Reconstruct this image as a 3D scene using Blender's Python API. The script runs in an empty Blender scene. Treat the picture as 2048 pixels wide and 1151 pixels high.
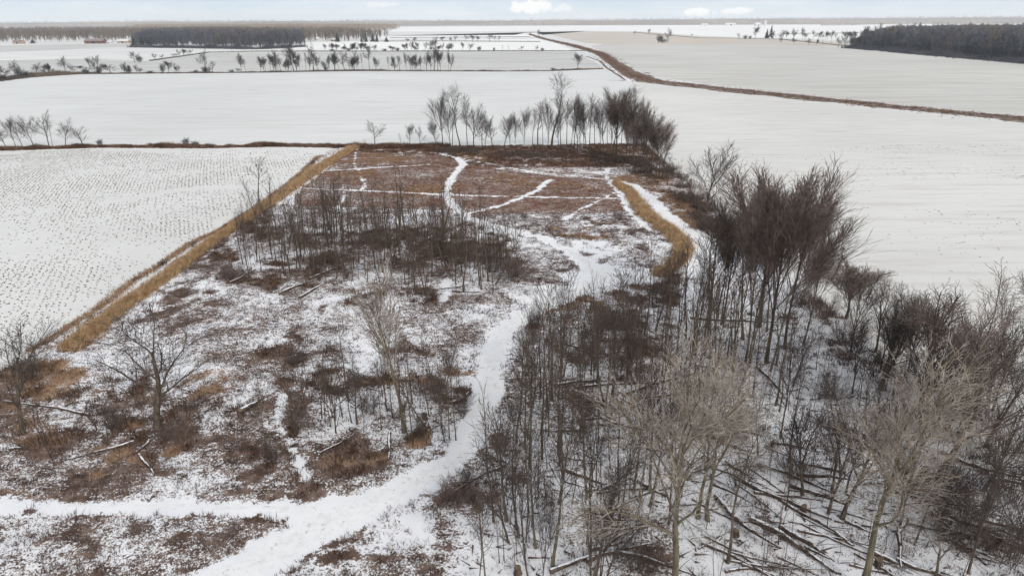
import bpy, math, random
import numpy as np
from mathutils import Vector, Matrix

# ------------------------------------------------------------------ camera
W, Hh = 2048.0, 1151.0
FPX = 1365.0
CAMZ = 32.0
PITCH = math.radians(21.3)
ROLL = math.radians(0.22)
scene = bpy.context.scene
COL = scene.collection
cp, sp = math.cos(PITCH), math.sin(PITCH)
F_ = np.array([0.0, cp, -sp])
R0 = np.array([1.0, 0.0, 0.0]); U0 = np.array([0.0, sp, cp])
R_ = math.cos(ROLL) * R0 - math.sin(ROLL) * U0
U_ = math.sin(ROLL) * R0 + math.cos(ROLL) * U0
CAM = np.array([0.0, 0.0, CAMZ])
cam_data = bpy.data.cameras.new('camera')
cam = bpy.data.objects.new('camera', cam_data)
COL.objects.link(cam)
cam_data.sensor_width = 36.0
cam_data.lens = FPX / W * 36.0
cam_data.clip_start = 0.5
cam_data.clip_end = 40000.0
M = Matrix(((R_[0], U_[0], -F_[0], CAM[0]), (R_[1], U_[1], -F_[1], CAM[1]),
            (R_[2], U_[2], -F_[2], CAM[2]), (0, 0, 0, 1)))
cam.matrix_world = M
scene.camera = cam
scene.render.resolution_x = 1024
scene.render.resolution_y = 575
scene.cycles.volume_bounces = 2

# ------------------------------------------------------------------ light
SUN_EL = math.radians(30.0)
SUN_AZ = math.radians(150.0)      # the sun stands behind the camera, to its right
scene.view_settings.view_transform = 'Standard'
scene.view_settings.look = 'None'
scene.view_settings.exposure = 0.0
scene.view_settings.gamma = 1.0
world = bpy.data.worlds.new('World'); scene.world = world
world.use_nodes = True
wt = world.node_tree; wt.nodes.clear()
def wn(t, **k):
    n = wt.nodes.new(t)
    for a, b in k.items(): setattr(n, a, b)
    return n
w_out = wn('ShaderNodeOutputWorld'); w_bg = wn('ShaderNodeBackground')
w_sky = wn('ShaderNodeTexSky', sky_type='NISHITA', sun_disc=False)
w_sky.sun_elevation = SUN_EL; w_sky.sun_rotation = SUN_AZ
w_sky.air_density = 1.0; w_sky.dust_density = 0.6; w_sky.ozone_density = 1.2
w_bg.inputs['Strength'].default_value = 0.12
# broken high cloud over the blue: a pale veil that thickens overhead, and soft cumulus low down
w_tc = wn('ShaderNodeTexCoord'); w_sep = wn('ShaderNodeSeparateXYZ')
wt.links.new(w_tc.outputs['Generated'], w_sep.inputs[0])
w_map = wn('ShaderNodeMapping'); w_map.inputs['Scale'].default_value = (4.0, 4.0, 22.0)
wt.links.new(w_tc.outputs['Generated'], w_map.inputs[0])
w_no = wn('ShaderNodeTexNoise'); w_no.inputs['Scale'].default_value = 1.7
w_no.inputs['Detail'].default_value = 7.0; w_no.inputs['Roughness'].default_value = 0.6
wt.links.new(w_map.outputs[0], w_no.inputs['Vector'])
w_r1 = wn('ShaderNodeMapRange'); w_r1.inputs[1].default_value = 0.42; w_r1.inputs[2].default_value = 0.72
w_r1.inputs[3].default_value = 0.0; w_r1.inputs[4].default_value = 0.4
wt.links.new(w_no.outputs['Fac'], w_r1.inputs[0])
w_up = wn('ShaderNodeMapRange'); w_up.inputs[1].default_value = 0.04; w_up.inputs[2].default_value = 0.35
w_up.inputs[3].default_value = 0.0; w_up.inputs[4].default_value = 0.62
wt.links.new(w_sep.outputs['Z'], w_up.inputs[0])
w_add = wn('ShaderNodeMath', operation='ADD', use_clamp=True)
wt.links.new(w_r1.outputs[0], w_add.inputs[0]); wt.links.new(w_up.outputs[0], w_add.inputs[1])
last = w_add.outputs[0]
def sky_puff(px, py, wx, wy, amt, last, scale):
    """a cumulus at its own bearing and elevation on the sky dome"""
    d = F_ + (px - 1024) / FPX * R_ - (py - 575.5) / FPX * U_
    d = d / np.linalg.norm(d)
    az, el = math.atan2(d[0], d[1]), math.asin(d[2])
    a = wn('ShaderNodeMath', operation='ARCTAN2'); b = wn('ShaderNodeMath', operation='ARCSINE')
    wt.links.new(w_sep.outputs['X'], a.inputs[0]); wt.links.new(w_sep.outputs['Y'], a.inputs[1])
    wt.links.new(w_sep.outputs['Z'], b.inputs[0])
    def term(src, c, s):
        m1 = wn('ShaderNodeMath', operation='SUBTRACT'); m1.inputs[1].default_value = c
        m2 = wn('ShaderNodeMath', operation='DIVIDE'); m2.inputs[1].default_value = s
        m3 = wn('ShaderNodeMath', operation='POWER'); m3.inputs[1].default_value = 2.0
        ab = wn('ShaderNodeMath', operation='ABSOLUTE')
        wt.links.new(src, m1.inputs[0]); wt.links.new(m1.outputs[0], m2.inputs[0])
        wt.links.new(m2.outputs[0], ab.inputs[0]); wt.links.new(ab.outputs[0], m3.inputs[0])
        return m3.outputs[0]
    s = wn('ShaderNodeMath', operation='ADD')
    wt.links.new(term(a.outputs[0], az, wx / FPX), s.inputs[0]); wt.links.new(term(b.outputs[0], el, wy / FPX), s.inputs[1])
    n = wn('ShaderNodeTexNoise'); n.inputs['Scale'].default_value = scale; n.inputs['Detail'].default_value = 5
    wt.links.new(w_tc.outputs['Generated'], n.inputs['Vector'])
    nm = wn('ShaderNodeMath', operation='MULTIPLY_ADD'); nm.inputs[1].default_value = -3.2; nm.inputs[2].default_value = 1.6
    wt.links.new(n.outputs['Fac'], nm.inputs[0])
    s2 = wn('ShaderNodeMath', operation='ADD')
    wt.links.new(s.outputs[0], s2.inputs[0]); wt.links.new(nm.outputs[0], s2.inputs[1])
    mr = wn('ShaderNodeMapRange', interpolation_type='SMOOTHSTEP')
    mr.inputs[1].default_value = 0.3; mr.inputs[2].default_value = 1.3
    mr.inputs[3].default_value = amt; mr.inputs[4].default_value = 0.0
    wt.links.new(s2.outputs[0], mr.inputs[0])
    ad = wn('ShaderNodeMath', operation='ADD', use_clamp=True)
    wt.links.new(last, ad.inputs[0]); wt.links.new(mr.outputs[0], ad.inputs[1])
    return ad.outputs[0]
last = sky_puff(1063, 15, 42, 12, 1.0, last, 90)
last = sky_puff(1125, 16, 18, 7, 0.5, last, 90)
last = sky_puff(1395, 26, 34, 7, 0.8, last, 90)
last = sky_puff(1480, 22, 30, 6, 0.7, last, 90)
last = sky_puff(760, 9, 30, 5, 0.4, last, 90)
w_mix = wn('ShaderNodeMixRGB'); w_mix.inputs['Color2'].default_value = (8.6, 8.5, 8.4, 1)
SKYMIX = w_mix
wt.links.new(last, w_mix.inputs['Fac'])
w_el = wn('ShaderNodeMapRange'); w_el.inputs[1].default_value = 0.0; w_el.inputs[2].default_value = 0.045
wt.links.new(w_sep.outputs['Z'], w_el.inputs[0])
w_grad = wn('ShaderNodeMixRGB'); w_grad.inputs['Color1'].default_value = (6.4, 6.95, 7.35, 1); w_grad.inputs['Color2'].default_value = (4.7, 6.0, 7.5, 1)
wt.links.new(w_el.outputs[0], w_grad.inputs['Fac'])
w_f = wn('ShaderNodeMapRange'); w_f.inputs[1].default_value = 0.03; w_f.inputs[2].default_value = 0.6
w_f.inputs[3].default_value = 0.92; w_f.inputs[4].default_value = 0.35
wt.links.new(w_sep.outputs['Z'], w_f.inputs[0])
w_base = wn('ShaderNodeMixRGB')     # high thin winter haze over the clear sky
wt.links.new(w_f.outputs[0], w_base.inputs['Fac']); wt.links.new(w_sky.outputs[0], w_base.inputs['Color1']); wt.links.new(w_grad.outputs[0], w_base.inputs['Color2'])
wt.links.new(w_base.outputs[0], w_mix.inputs['Color1'])
wt.links.new(w_mix.outputs[0], w_bg.inputs['Color'])
wt.links.new(w_bg.outputs[0], w_out.inputs['Surface'])
sd = bpy.data.lights.new('sun', 'SUN'); sd.energy = 1.5; sd.angle = math.radians(12.0); sd.color = (1.0, 0.95, 0.88)
sun = bpy.data.objects.new('sun', sd); COL.objects.link(sun)
sdir = Vector((math.sin(SUN_AZ) * math.cos(SUN_EL), math.cos(SUN_AZ) * math.cos(SUN_EL), math.sin(SUN_EL)))
sun.rotation_euler = (-sdir).to_track_quat('-Z', 'Y').to_euler()
sun.location = sdir * 300

# ------------------------------------------------------------------ projection helpers (level ground z = 0)
def G(px, py, z=0.0):
    d = F_ + (px - 1024.0) / FPX * R_ - (py - 575.5) / FPX * U_
    t = (z - CAMZ) / d[2]
    p = CAM + d * t
    return float(p[0]), float(p[1])
def proj(x, y, z=0.0):
    x = np.asarray(x, float); y = np.asarray(y, float)
    qx, qy, qz = x, y, z - CAMZ
    f = qx * F_[0] + qy * F_[1] + qz * F_[2]
    r = qx * R_[0] + qy * R_[1] + qz * R_[2]
    u = qx * U_[0] + qy * U_[1] + qz * U_[2]
    f = np.maximum(f, 0.1)
    return 1024 + FPX * r / f, 575.5 - FPX * u / f
def height_at(x, y, pt):
    q = np.array([x, y, 0.0]) - CAM
    k = -(pt - 575.5) / FPX
    return (k * q.dot(F_) - q.dot(U_)) / (U_[2] - k * F_[2])
def ppm(x, y):
    q = np.array([x, y, 0.0]) - CAM
    return FPX / q.dot(F_)
rng = np.random.default_rng(7)
_perm = np.random.default_rng(3).random((256, 256))
def vnoise(x, y):
    xi = np.floor(x).astype(int); yi = np.floor(y).astype(int)
    fx = x - xi; fy = y - yi
    fx = fx * fx * (3 - 2 * fx); fy = fy * fy * (3 - 2 * fy)
    a = _perm[xi & 255, yi & 255]; b = _perm[(xi + 1) & 255, yi & 255]
    c = _perm[xi & 255, (yi + 1) & 255]; d = _perm[(xi + 1) & 255, (yi + 1) & 255]
    return (a * (1 - fx) + b * fx) * (1 - fy) + (c * (1 - fx) + d * fx) * fy
def fbm(x, y, s, o=4):
    v = 0; a = 0.5; t = 0
    for i in range(o):
        v = v + a * vnoise(x / s + 17.3 * i, y / s - 9.1 * i); t += a; a *= 0.55; s *= 0.5
    return v / t
def in_poly(px, py, poly):
    inside = np.zeros(np.shape(px), bool)
    n = len(poly); j = n - 1
    for i in range(n):
        xi, yi = poly[i]; xj, yj = poly[j]
        c = ((yi > py) != (yj > py)) & (px < (xj - xi) * (py - yi) / (yj - yi + 1e-9) + xi)
        inside ^= c; j = i
    return inside
def line_dist(x, y, pts):
    """distance (m) to a polyline given as pixel points with half widths (m); returns distance minus half width"""
    best = np.full(np.shape(x), 1e9)
    for (a, b) in zip(pts[:-1], pts[1:]):
        ax, ay = G(a[0], a[1]); bx, by = G(b[0], b[1])
        dx, dy = bx - ax, by - ay; L2 = dx * dx + dy * dy + 1e-9
        t = np.clip(((x - ax) * dx + (y - ay) * dy) / L2, 0, 1)
        d = np.hypot(x - ax - t * dx, y - ay - t * dy) - (a[2] * (1 - t) + b[2] * t)
        best = np.minimum(best, d)
    return best

# ------------------------------------------------------------------ materials
def nodes(name):
    m = bpy.data.materials.new(name); m.use_nodes = True
    nt = m.node_tree; nt.nodes.clear()
    o = nt.nodes.new('ShaderNodeOutputMaterial'); b = nt.nodes.new('ShaderNodeBsdfPrincipled')
    nt.links.new(b.outputs[0], o.inputs['Surface'])
    b.inputs['Roughness'].default_value = 0.9
    b.inputs['Specular IOR Level'].default_value = 0.15
    return m, nt, b
def add(nt, t, **k):
    n = nt.nodes.new(t)
    for a, v in k.items(): setattr(n, a, v)
    return n
def noise(nt, scale, detail=3, rough=0.55, stretch=None, rot=0.0, coord='Object'):
    tc = add(nt, 'ShaderNodeTexCoord'); n = add(nt, 'ShaderNodeTexNoise')
    n.inputs['Scale'].default_value = scale; n.inputs['Detail'].default_value = detail
    n.inputs['Roughness'].default_value = rough
    src = tc.outputs[coord]
    if stretch:
        mp = add(nt, 'ShaderNodeMapping'); mp.inputs['Scale'].default_value = stretch
        mp.inputs['Rotation'].default_value = (0, 0, rot)
        nt.links.new(src, mp.inputs[0]); src = mp.outputs[0]
    nt.links.new(src, n.inputs['Vector'])
    return n.outputs['Fac']
def rngmap(nt, src, a, b, c, d):
    m = add(nt, 'ShaderNodeMapRange', interpolation_type='SMOOTHSTEP')
    for i, v in enumerate((a, b, c, d)): m.inputs[i + 1].default_value = v
    nt.links.new(src, m.inputs[0]); return m.outputs[0]
def mix(nt, fac, c1, c2):
    m = add(nt, 'ShaderNodeMixRGB')
    for inp, v in (('Fac', fac), ('Color1', c1), ('Color2', c2)):
        if isinstance(v, (int, float)): m.inputs[inp].default_value = v
        elif isinstance(v, tuple): m.inputs[inp].default_value = (*v, 1)
        else: nt.links.new(v, m.inputs[inp])
    return m.outputs[0]
def two_tone(name, c1, c2, scale=3.0, lo=0.35, hi=0.65, rough=0.9, detail=3, stretch=None):
    m, nt, b = nodes(name)
    f = rngmap(nt, noise(nt, scale, detail, stretch=stretch), lo, hi, 0, 1)
    nt.links.new(mix(nt, f, c1, c2), b.inputs['Base Color'])
    b.inputs['Roughness'].default_value = rough
    return m
def bark(name, c1, c2, snow=0.0, scale=4.0):
    """bark with lichen and moisture patches; lying snow on faces that look up"""
    m, nt, b = nodes(name)
    f = rngmap(nt, noise(nt, scale, 4, 0.65, stretch=(1, 1, 0.25)), 0.35, 0.65, 0, 1)
    c = mix(nt, f, c1, c2)
    if snow > 0:
        g = add(nt, 'ShaderNodeNewGeometry'); s = add(nt, 'ShaderNodeSeparateXYZ')
        nt.links.new(g.outputs['Normal'], s.inputs[0])
        a = add(nt, 'ShaderNodeMath', operation='MULTIPLY_ADD'); a.inputs[1].default_value = 0.9
        nt.links.new(noise(nt, 1.3, 3), a.inputs[0]); nt.links.new(s.outputs['Z'], a.inputs[2])
        f2 = rngmap(nt, a.outputs[0], 1.42 - snow * 0.4, 1.52 - snow * 0.4, 0, 1)
        c = mix(nt, f2, c, (0.82, 0.84, 0.88))
    nt.links.new(c, b.inputs['Base Color'])
    return m
def snow_mat(name, base, dirt, amount, scale=0.5, stretch=None, rot=0.0, bump=0.03, big=0.012, specks=None):
    """snow over soil: broad drifts, thin streaks where stubble shows, fine specks"""
    m, nt, b = nodes(name)
    f1 = rngmap(nt, noise(nt, big, 5, 0.6), 0.3, 0.7, 0.0, 1.0)
    c = mix(nt, f1, base, tuple(v * 0.885 for v in base))
    f2 = rngmap(nt, noise(nt, scale, 7, 0.68, stretch=stretch, rot=rot), 0.44, 0.72, 0, amount)
    c = mix(nt, f2, c, dirt)
    if specks:
        f3 = rngmap(nt, noise(nt, specks[0], 2, 0.6, stretch=(1, 1, 1)), specks[1], specks[1] + 0.05, 0, specks[2])
        c = mix(nt, f3, c, dirt)
    nt.links.new(c, b.inputs['Base Color'])
    bp = add(nt, 'ShaderNodeBump'); bp.inputs['Strength'].default_value = 0.4; bp.inputs['Distance'].default_value = bump
    nt.links.new(noise(nt, 1.1, 5, 0.6, stretch=stretch, rot=rot), bp.inputs['Height'])
    nt.links.new(bp.outputs[0], b.inputs['Normal'])
    return m
SN = (0.715, 0.72, 0.71)
MAT = {}
MAT['ground'] = snow_mat('snow_ground', (0.74, 0.74, 0.73), (0.30, 0.26, 0.22), 0.35, 0.02, stretch=(0.4, 2, 1), big=0.002)
MAT['field_a'] = snow_mat('field_snow', SN, (0.40, 0.38, 0.35), 0.30, 0.10, stretch=(0.25, 2.2, 1), rot=0.03, big=0.01)
MAT['field_b'] = snow_mat('field_snow_right', (0.72, 0.71, 0.685), (0.34, 0.30, 0.26), 0.32, 0.16, stretch=(0.3, 2.5, 1), rot=-0.45, big=0.012, specks=(1.4, 0.70, 0.7))
MAT['field_c'] = snow_mat('field_snow_thin', (0.60, 0.60, 0.58), (0.30, 0.27, 0.23), 0.5, 0.05, stretch=(0.3, 2.4, 1), rot=0.04, big=0.01)
MAT['field_d'] = snow_mat('field_snow_sunlit', (0.90, 0.89, 0.87), (0.6, 0.57, 0.52), 0.15, 0.03, stretch=(0.3, 2, 1), big=0.003)  # sunlight on the far fields is put into this brighter, warmer snow colour
MAT['field_tan'] = snow_mat('field_stubble_tan', (0.61, 0.555, 0.49), (0.40, 0.34, 0.28), 0.6, 0.03, stretch=(0.25, 2.6, 1), rot=-0.1, big=0.006)
MAT['field_e'] = snow_mat('field_snow_upper', (0.62, 0.61, 0.58), (0.32, 0.28, 0.24), 0.5, 0.06, stretch=(0.25, 2.4, 1), rot=-0.25, big=0.008)
MAT['stub_snow'] = snow_mat('stubble_field_snow', (0.73, 0.73, 0.71), (0.40, 0.37, 0.33), 0.18, 1.2, big=0.03)
MAT['path'] = snow_mat('trodden_snow', (0.86, 0.86, 0.865), (0.50, 0.47, 0.44), 0.34, 1.6, bump=0.14, big=0.06, specks=(2.2, 0.63, 0.6))
MAT['far_wood'] = two_tone('far_twigs', (0.12, 0.095, 0.08), (0.20, 0.16, 0.125), 0.02)
MAT['far_tan'] = two_tone('distant_sunlit_twigs', (0.26, 0.20, 0.15), (0.38, 0.30, 0.225), 0.004)  # dry twigs, with the tan lightened in the colour to look sunlit
MAT['far_dark'] = two_tone('far_hazed_twigs', (0.058, 0.063, 0.08), (0.115, 0.115, 0.13), 0.04)  # blue tint of shade and distance haze painted into the twig colour
MAT['conifer'] = two_tone('conifer_needles', (0.02, 0.035, 0.03), (0.05, 0.06, 0.05), 0.6)
MAT['bark_dark'] = bark('bark_dark', (0.06, 0.047, 0.037), (0.155, 0.122, 0.094), 0.0)
MAT['bark_olive'] = bark('bark_olive', (0.09, 0.075, 0.05), (0.20, 0.17, 0.115), 0.0)
MAT['bark_pale'] = bark('bark_pale', (0.20, 0.165, 0.125), (0.36, 0.30, 0.235), 0.0)
MAT['twig_dark'] = two_tone('twig_dark', (0.062, 0.045, 0.037), (0.16, 0.12, 0.098), 1.5)
MAT['twig_mauve'] = two_tone('twig_mauve', (0.10, 0.073, 0.063), (0.24, 0.18, 0.157), 1.2)
MAT['twig_tan'] = two_tone('twig_tan', (0.17, 0.138, 0.112), (0.44, 0.38, 0.315), 1.2)
MAT['twig_row'] = two_tone('twig_row', (0.06, 0.048, 0.044), (0.13, 0.105, 0.095), 0.8)
MAT['twig_far'] = two_tone('twig_far', (0.045, 0.04, 0.042), (0.10, 0.085, 0.082), 0.8)
MAT['log'] = bark('log_bark', (0.05, 0.035, 0.028), (0.14, 0.10, 0.075), 0.30)
MAT['stump_cut'] = bark('cut_wood', (0.20, 0.15, 0.10), (0.12, 0.085, 0.06), 0.0)
MAT['rust'] = two_tone('rust_grass', (0.11, 0.06, 0.042), (0.27, 0.16, 0.11), 1.3)
MAT['brown'] = two_tone('brown_brush', (0.05, 0.028, 0.018), (0.16, 0.09, 0.055), 1.7)
MAT['mauve'] = two_tone('mauve_weeds', (0.075, 0.05, 0.045), (0.20, 0.145, 0.13), 1.2)
MAT['tan'] = two_tone('tan_grass', (0.27, 0.165, 0.10), (0.42, 0.29, 0.19), 1.2)
MAT['gold'] = two_tone('gold_reed', (0.30, 0.185, 0.095), (0.62, 0.44, 0.26), 1.6)
MAT['stubble'] = two_tone('crop_stubble', (0.07, 0.058, 0.048), (0.20, 0.17, 0.145), 1.0)

# ------------------------------------------------------------------ object helpers
def tag(o, label=None, cat=None, group=None, kind=None):
    if label: o['label'] = label
    if cat: o['category'] = cat
    if group: o['group'] = group
    if kind: o['kind'] = kind
    return o
def link(name, mesh, parent=None):
    o = bpy.data.objects.new(name, mesh); COL.objects.link(o)
    if parent: o.parent = parent
    return o
def empty(name, loc, rz=0.0):
    o = bpy.data.objects.new(name, None); COL.objects.link(o)
    o.location = loc; o.rotation_euler = (0, 0, rz); o.empty_display_size = 0.3
    return o
def np_mesh(name, verts, faces, mat, k=3, smooth=False):
    """verts (n,3), faces (m,k) numpy -> mesh"""
    me = bpy.data.meshes.new(name)
    verts = np.asarray(verts, np.float32); faces = np.asarray(faces, np.int32)
    me.vertices.add(len(verts)); me.vertices.foreach_set('co', verts.ravel())
    me.loops.add(faces.size); me.loops.foreach_set('vertex_index', faces.ravel())
    me.polygons.add(len(faces))
    me.polygons.foreach_set('loop_start', np.arange(0, faces.size, k, dtype=np.int32))
    me.polygons.foreach_set('loop_total', np.full(len(faces), k, np.int32))
    if smooth: me.polygons.foreach_set('use_smooth', np.ones(len(faces), bool))
    me.update(calc_edges=True)
    if mat: me.materials.append(MAT[mat] if isinstance(mat, str) else mat)
    return me
def sheet(name, pxpts, z, mat, label):
    """flat ground sheet from pixel outline on the level ground"""
    pts = [(*G(a, b), z) for a, b in pxpts]
    me = bpy.data.meshes.new(name); me.from_pydata(pts, [], [list(range(len(pts)))]); me.update()
    me.materials.append(MAT[mat])
    o = link(name, me); tag(o, label, 'field', kind='structure')
    return o

# ------------------------------------------------------------------ ground and fields
GR = 15000.0
me = bpy.data.meshes.new('ground')
me.from_pydata([(-GR, -300, 0), (GR, -300, 0), (GR, GR, 0), (-GR, GR, 0)], [], [(0, 1, 2, 3)])
me.materials.append(MAT['ground'])
tag(link('ground', me), 'snow covered farmland reaching to the horizon', 'ground', kind='structure')
# fields, nearest first
sheet('stubble_field', [(-900, 297), (0, 300), (200, 296), (420, 297), (600, 298), (648, 300), (660, 306), (640, 330), (560, 385), (480, 440), (330, 545), (150, 655), (0, 770), (-500, 1100), (-1500, 1500)], 0.004, 'stub_snow', 'snowy stubble field left of the golden grass strip')
sheet('snow_field', [(-700, 170), (0, 163), (100, 150), (300, 148), (700, 143), (1000, 144), (1205, 139), (1262, 163), (1290, 185), (1300, 292), (700, 292), (400, 289), (0, 293), (-900, 293)], 0.004, 'field_a', 'smooth white field behind the hedge of the meadow')
sheet('snow_field', [(1262, 165), (1400, 176), (1600, 200), (2048, 248), (2500, 300), (3600, 700), (4200, 1500), (2600, 1300), (2048, 1000), (1900, 860), (1700, 640), (1560, 560), (1440, 440), (1330, 330), (1300, 290), (1285, 180)], 0.008, 'field_b', 'wide smooth white field right of the bare trees')
sheet('snow_field', [(1250, 84), (1560, 86), (1700, 98), (1850, 110), (2048, 127), (2500, 165), (2700, 290), (2048, 238), (1600, 192), (1400, 166), (1300, 152), (1235, 118), (1180, 92)], 0.004, 'field_e', 'grey white ploughed field beyond the brown ditch on the right')
sheet('snow_field', [(-600, 135), (0, 121), (150, 118), (300, 122), (430, 105), (520, 103), (900, 103), (1150, 103), (1200, 130), (1203, 137), (1000, 141), (700, 140), (300, 145), (100, 147), (0, 158), (-700, 166)], 0.004, 'field_c', 'thinly snowed field behind the first hedgerow')
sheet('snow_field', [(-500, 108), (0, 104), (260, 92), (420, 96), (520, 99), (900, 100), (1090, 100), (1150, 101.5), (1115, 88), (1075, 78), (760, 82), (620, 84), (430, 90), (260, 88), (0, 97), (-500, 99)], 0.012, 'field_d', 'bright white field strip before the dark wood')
sheet('snow_field', [(-400, 92), (0, 91), (260, 87), (262, 92), (120, 100), (0, 104), (-400, 108)], 0.03, 'field_c', 'brownish thin snow field before the red barn')
sheet('snow_field', [(1085, 66), (1180, 63.5), (1290, 64), (1400, 74), (1560, 78), (1700, 86), (1760, 96), (1560, 90), (1230, 90), (1170, 86)], 0.03, 'field_tan', 'tan stubble field right of the long ditch')
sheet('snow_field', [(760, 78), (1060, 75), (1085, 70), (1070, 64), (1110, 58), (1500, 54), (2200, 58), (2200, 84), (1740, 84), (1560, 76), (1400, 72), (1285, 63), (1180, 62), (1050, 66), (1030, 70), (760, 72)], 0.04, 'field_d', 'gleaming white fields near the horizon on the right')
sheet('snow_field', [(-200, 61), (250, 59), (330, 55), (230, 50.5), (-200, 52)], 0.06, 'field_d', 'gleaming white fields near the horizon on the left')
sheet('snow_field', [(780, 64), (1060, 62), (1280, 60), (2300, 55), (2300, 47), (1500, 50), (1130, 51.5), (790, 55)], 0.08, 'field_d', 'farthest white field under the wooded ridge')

# ------------------------------------------------------------------ the meadow ground and its paths
MEADOW = [(655, 303), (700, 292), (880, 292), (1000, 290), (1290, 288), (1340, 335), (1420, 425), (1560, 545), (1690, 640), (1840, 800), (1990, 900), (2160, 990), (2700, 1300), (2300, 1700), (-300, 1700), (-500, 1240), (-350, 960), (0, 745), (110, 680), (300, 560), (420, 470), (540, 395)]
MAINPATH = [(1205, 545, 1.5), (1195, 565, 1.5), (1120, 600, 1.3), (1045, 632, 1.2), (1000, 675, 1.2), (982, 730, 1.15), (970, 800, 1.15), (950, 870, 1.15), (900, 930, 1.05), (820, 975, 1.25), (720, 1020, 1.5), (600, 1075, 1.6), (480, 1151, 1.7), (300, 1260, 2.2)]
LEFTPATH = [(-200, 1010, .5), (0, 1012, .45), (150, 1018, .45), (300, 1015, .45), (480, 1020, .55), (640, 1022, .8), (740, 1015, 1.0)]
UPPATH = [(884, 309, .3), (915, 318, .8), (927, 330, .75), (903, 358, .6), (893, 382, .65), (900, 408, .65), (935, 438, .7), (1010, 460, .75), (1085, 478, .7), (1135, 503, .8), (1175, 530, 1.2), (1200, 550, 1.5)]
BACKPATH = [(715, 304, .0), (800, 304, -.05), (880, 308, .1), (960, 325, .1), (1075, 347, .15), (1150, 354, .05), (1215, 360, .2), (1268, 371, .7), (1300, 395, .95), (1328, 428, 1.15), (1365, 455, 1.2), (1430, 490, 1.1), (1480, 540, 1.0)]
SHORT = [(1098, 361, .4), (1075, 382, .45), (1010, 410, .35), (935, 428, .25)]
CROSS = [(600, 377, .28), (760, 384, .25), (900, 391, .28), (1060, 395, .2), (1235, 398, .25)]
TRACKS = [[(1216, 336, .4), (1212, 352, .3), (1222, 372, .1), (1245, 400, .2), (1262, 430, .35), (1300, 462, .25)],
          [(712, 305, .05), (708, 330, .0), (722, 350, .0)], [(595, 378, .3), (575, 400, .3), (560, 412, .3)],
          [(722, 355, .2), (730, 372, .15), (722, 382, .12)], [(690, 392, .12), (675, 418, .15)], [(600, 345, .25), (700, 340, .25), (860, 330, .1)],
          [(1232, 385, .0), (1195, 405, .05), (1160, 420, .05), (1130, 440, .2)], [(565, 790, .0), (560, 850, .02), (585, 900, .0), (610, 960, -.05)],
          [(830, 1040, .6), (850, 1080, .4)], [(895, 560, .3), (885, 600, .3)]]
PATHS = [MAINPATH, LEFTPATH, UPPATH, BACKPATH, SHORT, CROSS] + TRACKS
def path_d(x, y):
    d = np.full(np.shape(x), 1e9)
    for p in PATHS: d = np.minimum(d, line_dist(x, y, p))
    return d
def ell(px, py, cx, cy, rx, ry, rot=0.0):
    a = math.radians(rot); dx, dy = px - cx, py - cy
    u = dx * math.cos(a) + dy * math.sin(a); v = -dx * math.sin(a) + dy * math.cos(a)
    return np.clip(1.35 - np.hypot(u / rx, v / ry), 0, 1) * 1.2
UPPER = [(690, 300), (880, 306), (1000, 332), (1085, 350), (1215, 363), (1235, 385), (1262, 425), (1150, 432), (1000, 428), (945, 436), (905, 422), (760, 418), (600, 414), (585, 405), (600, 375), (655, 335)]
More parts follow.
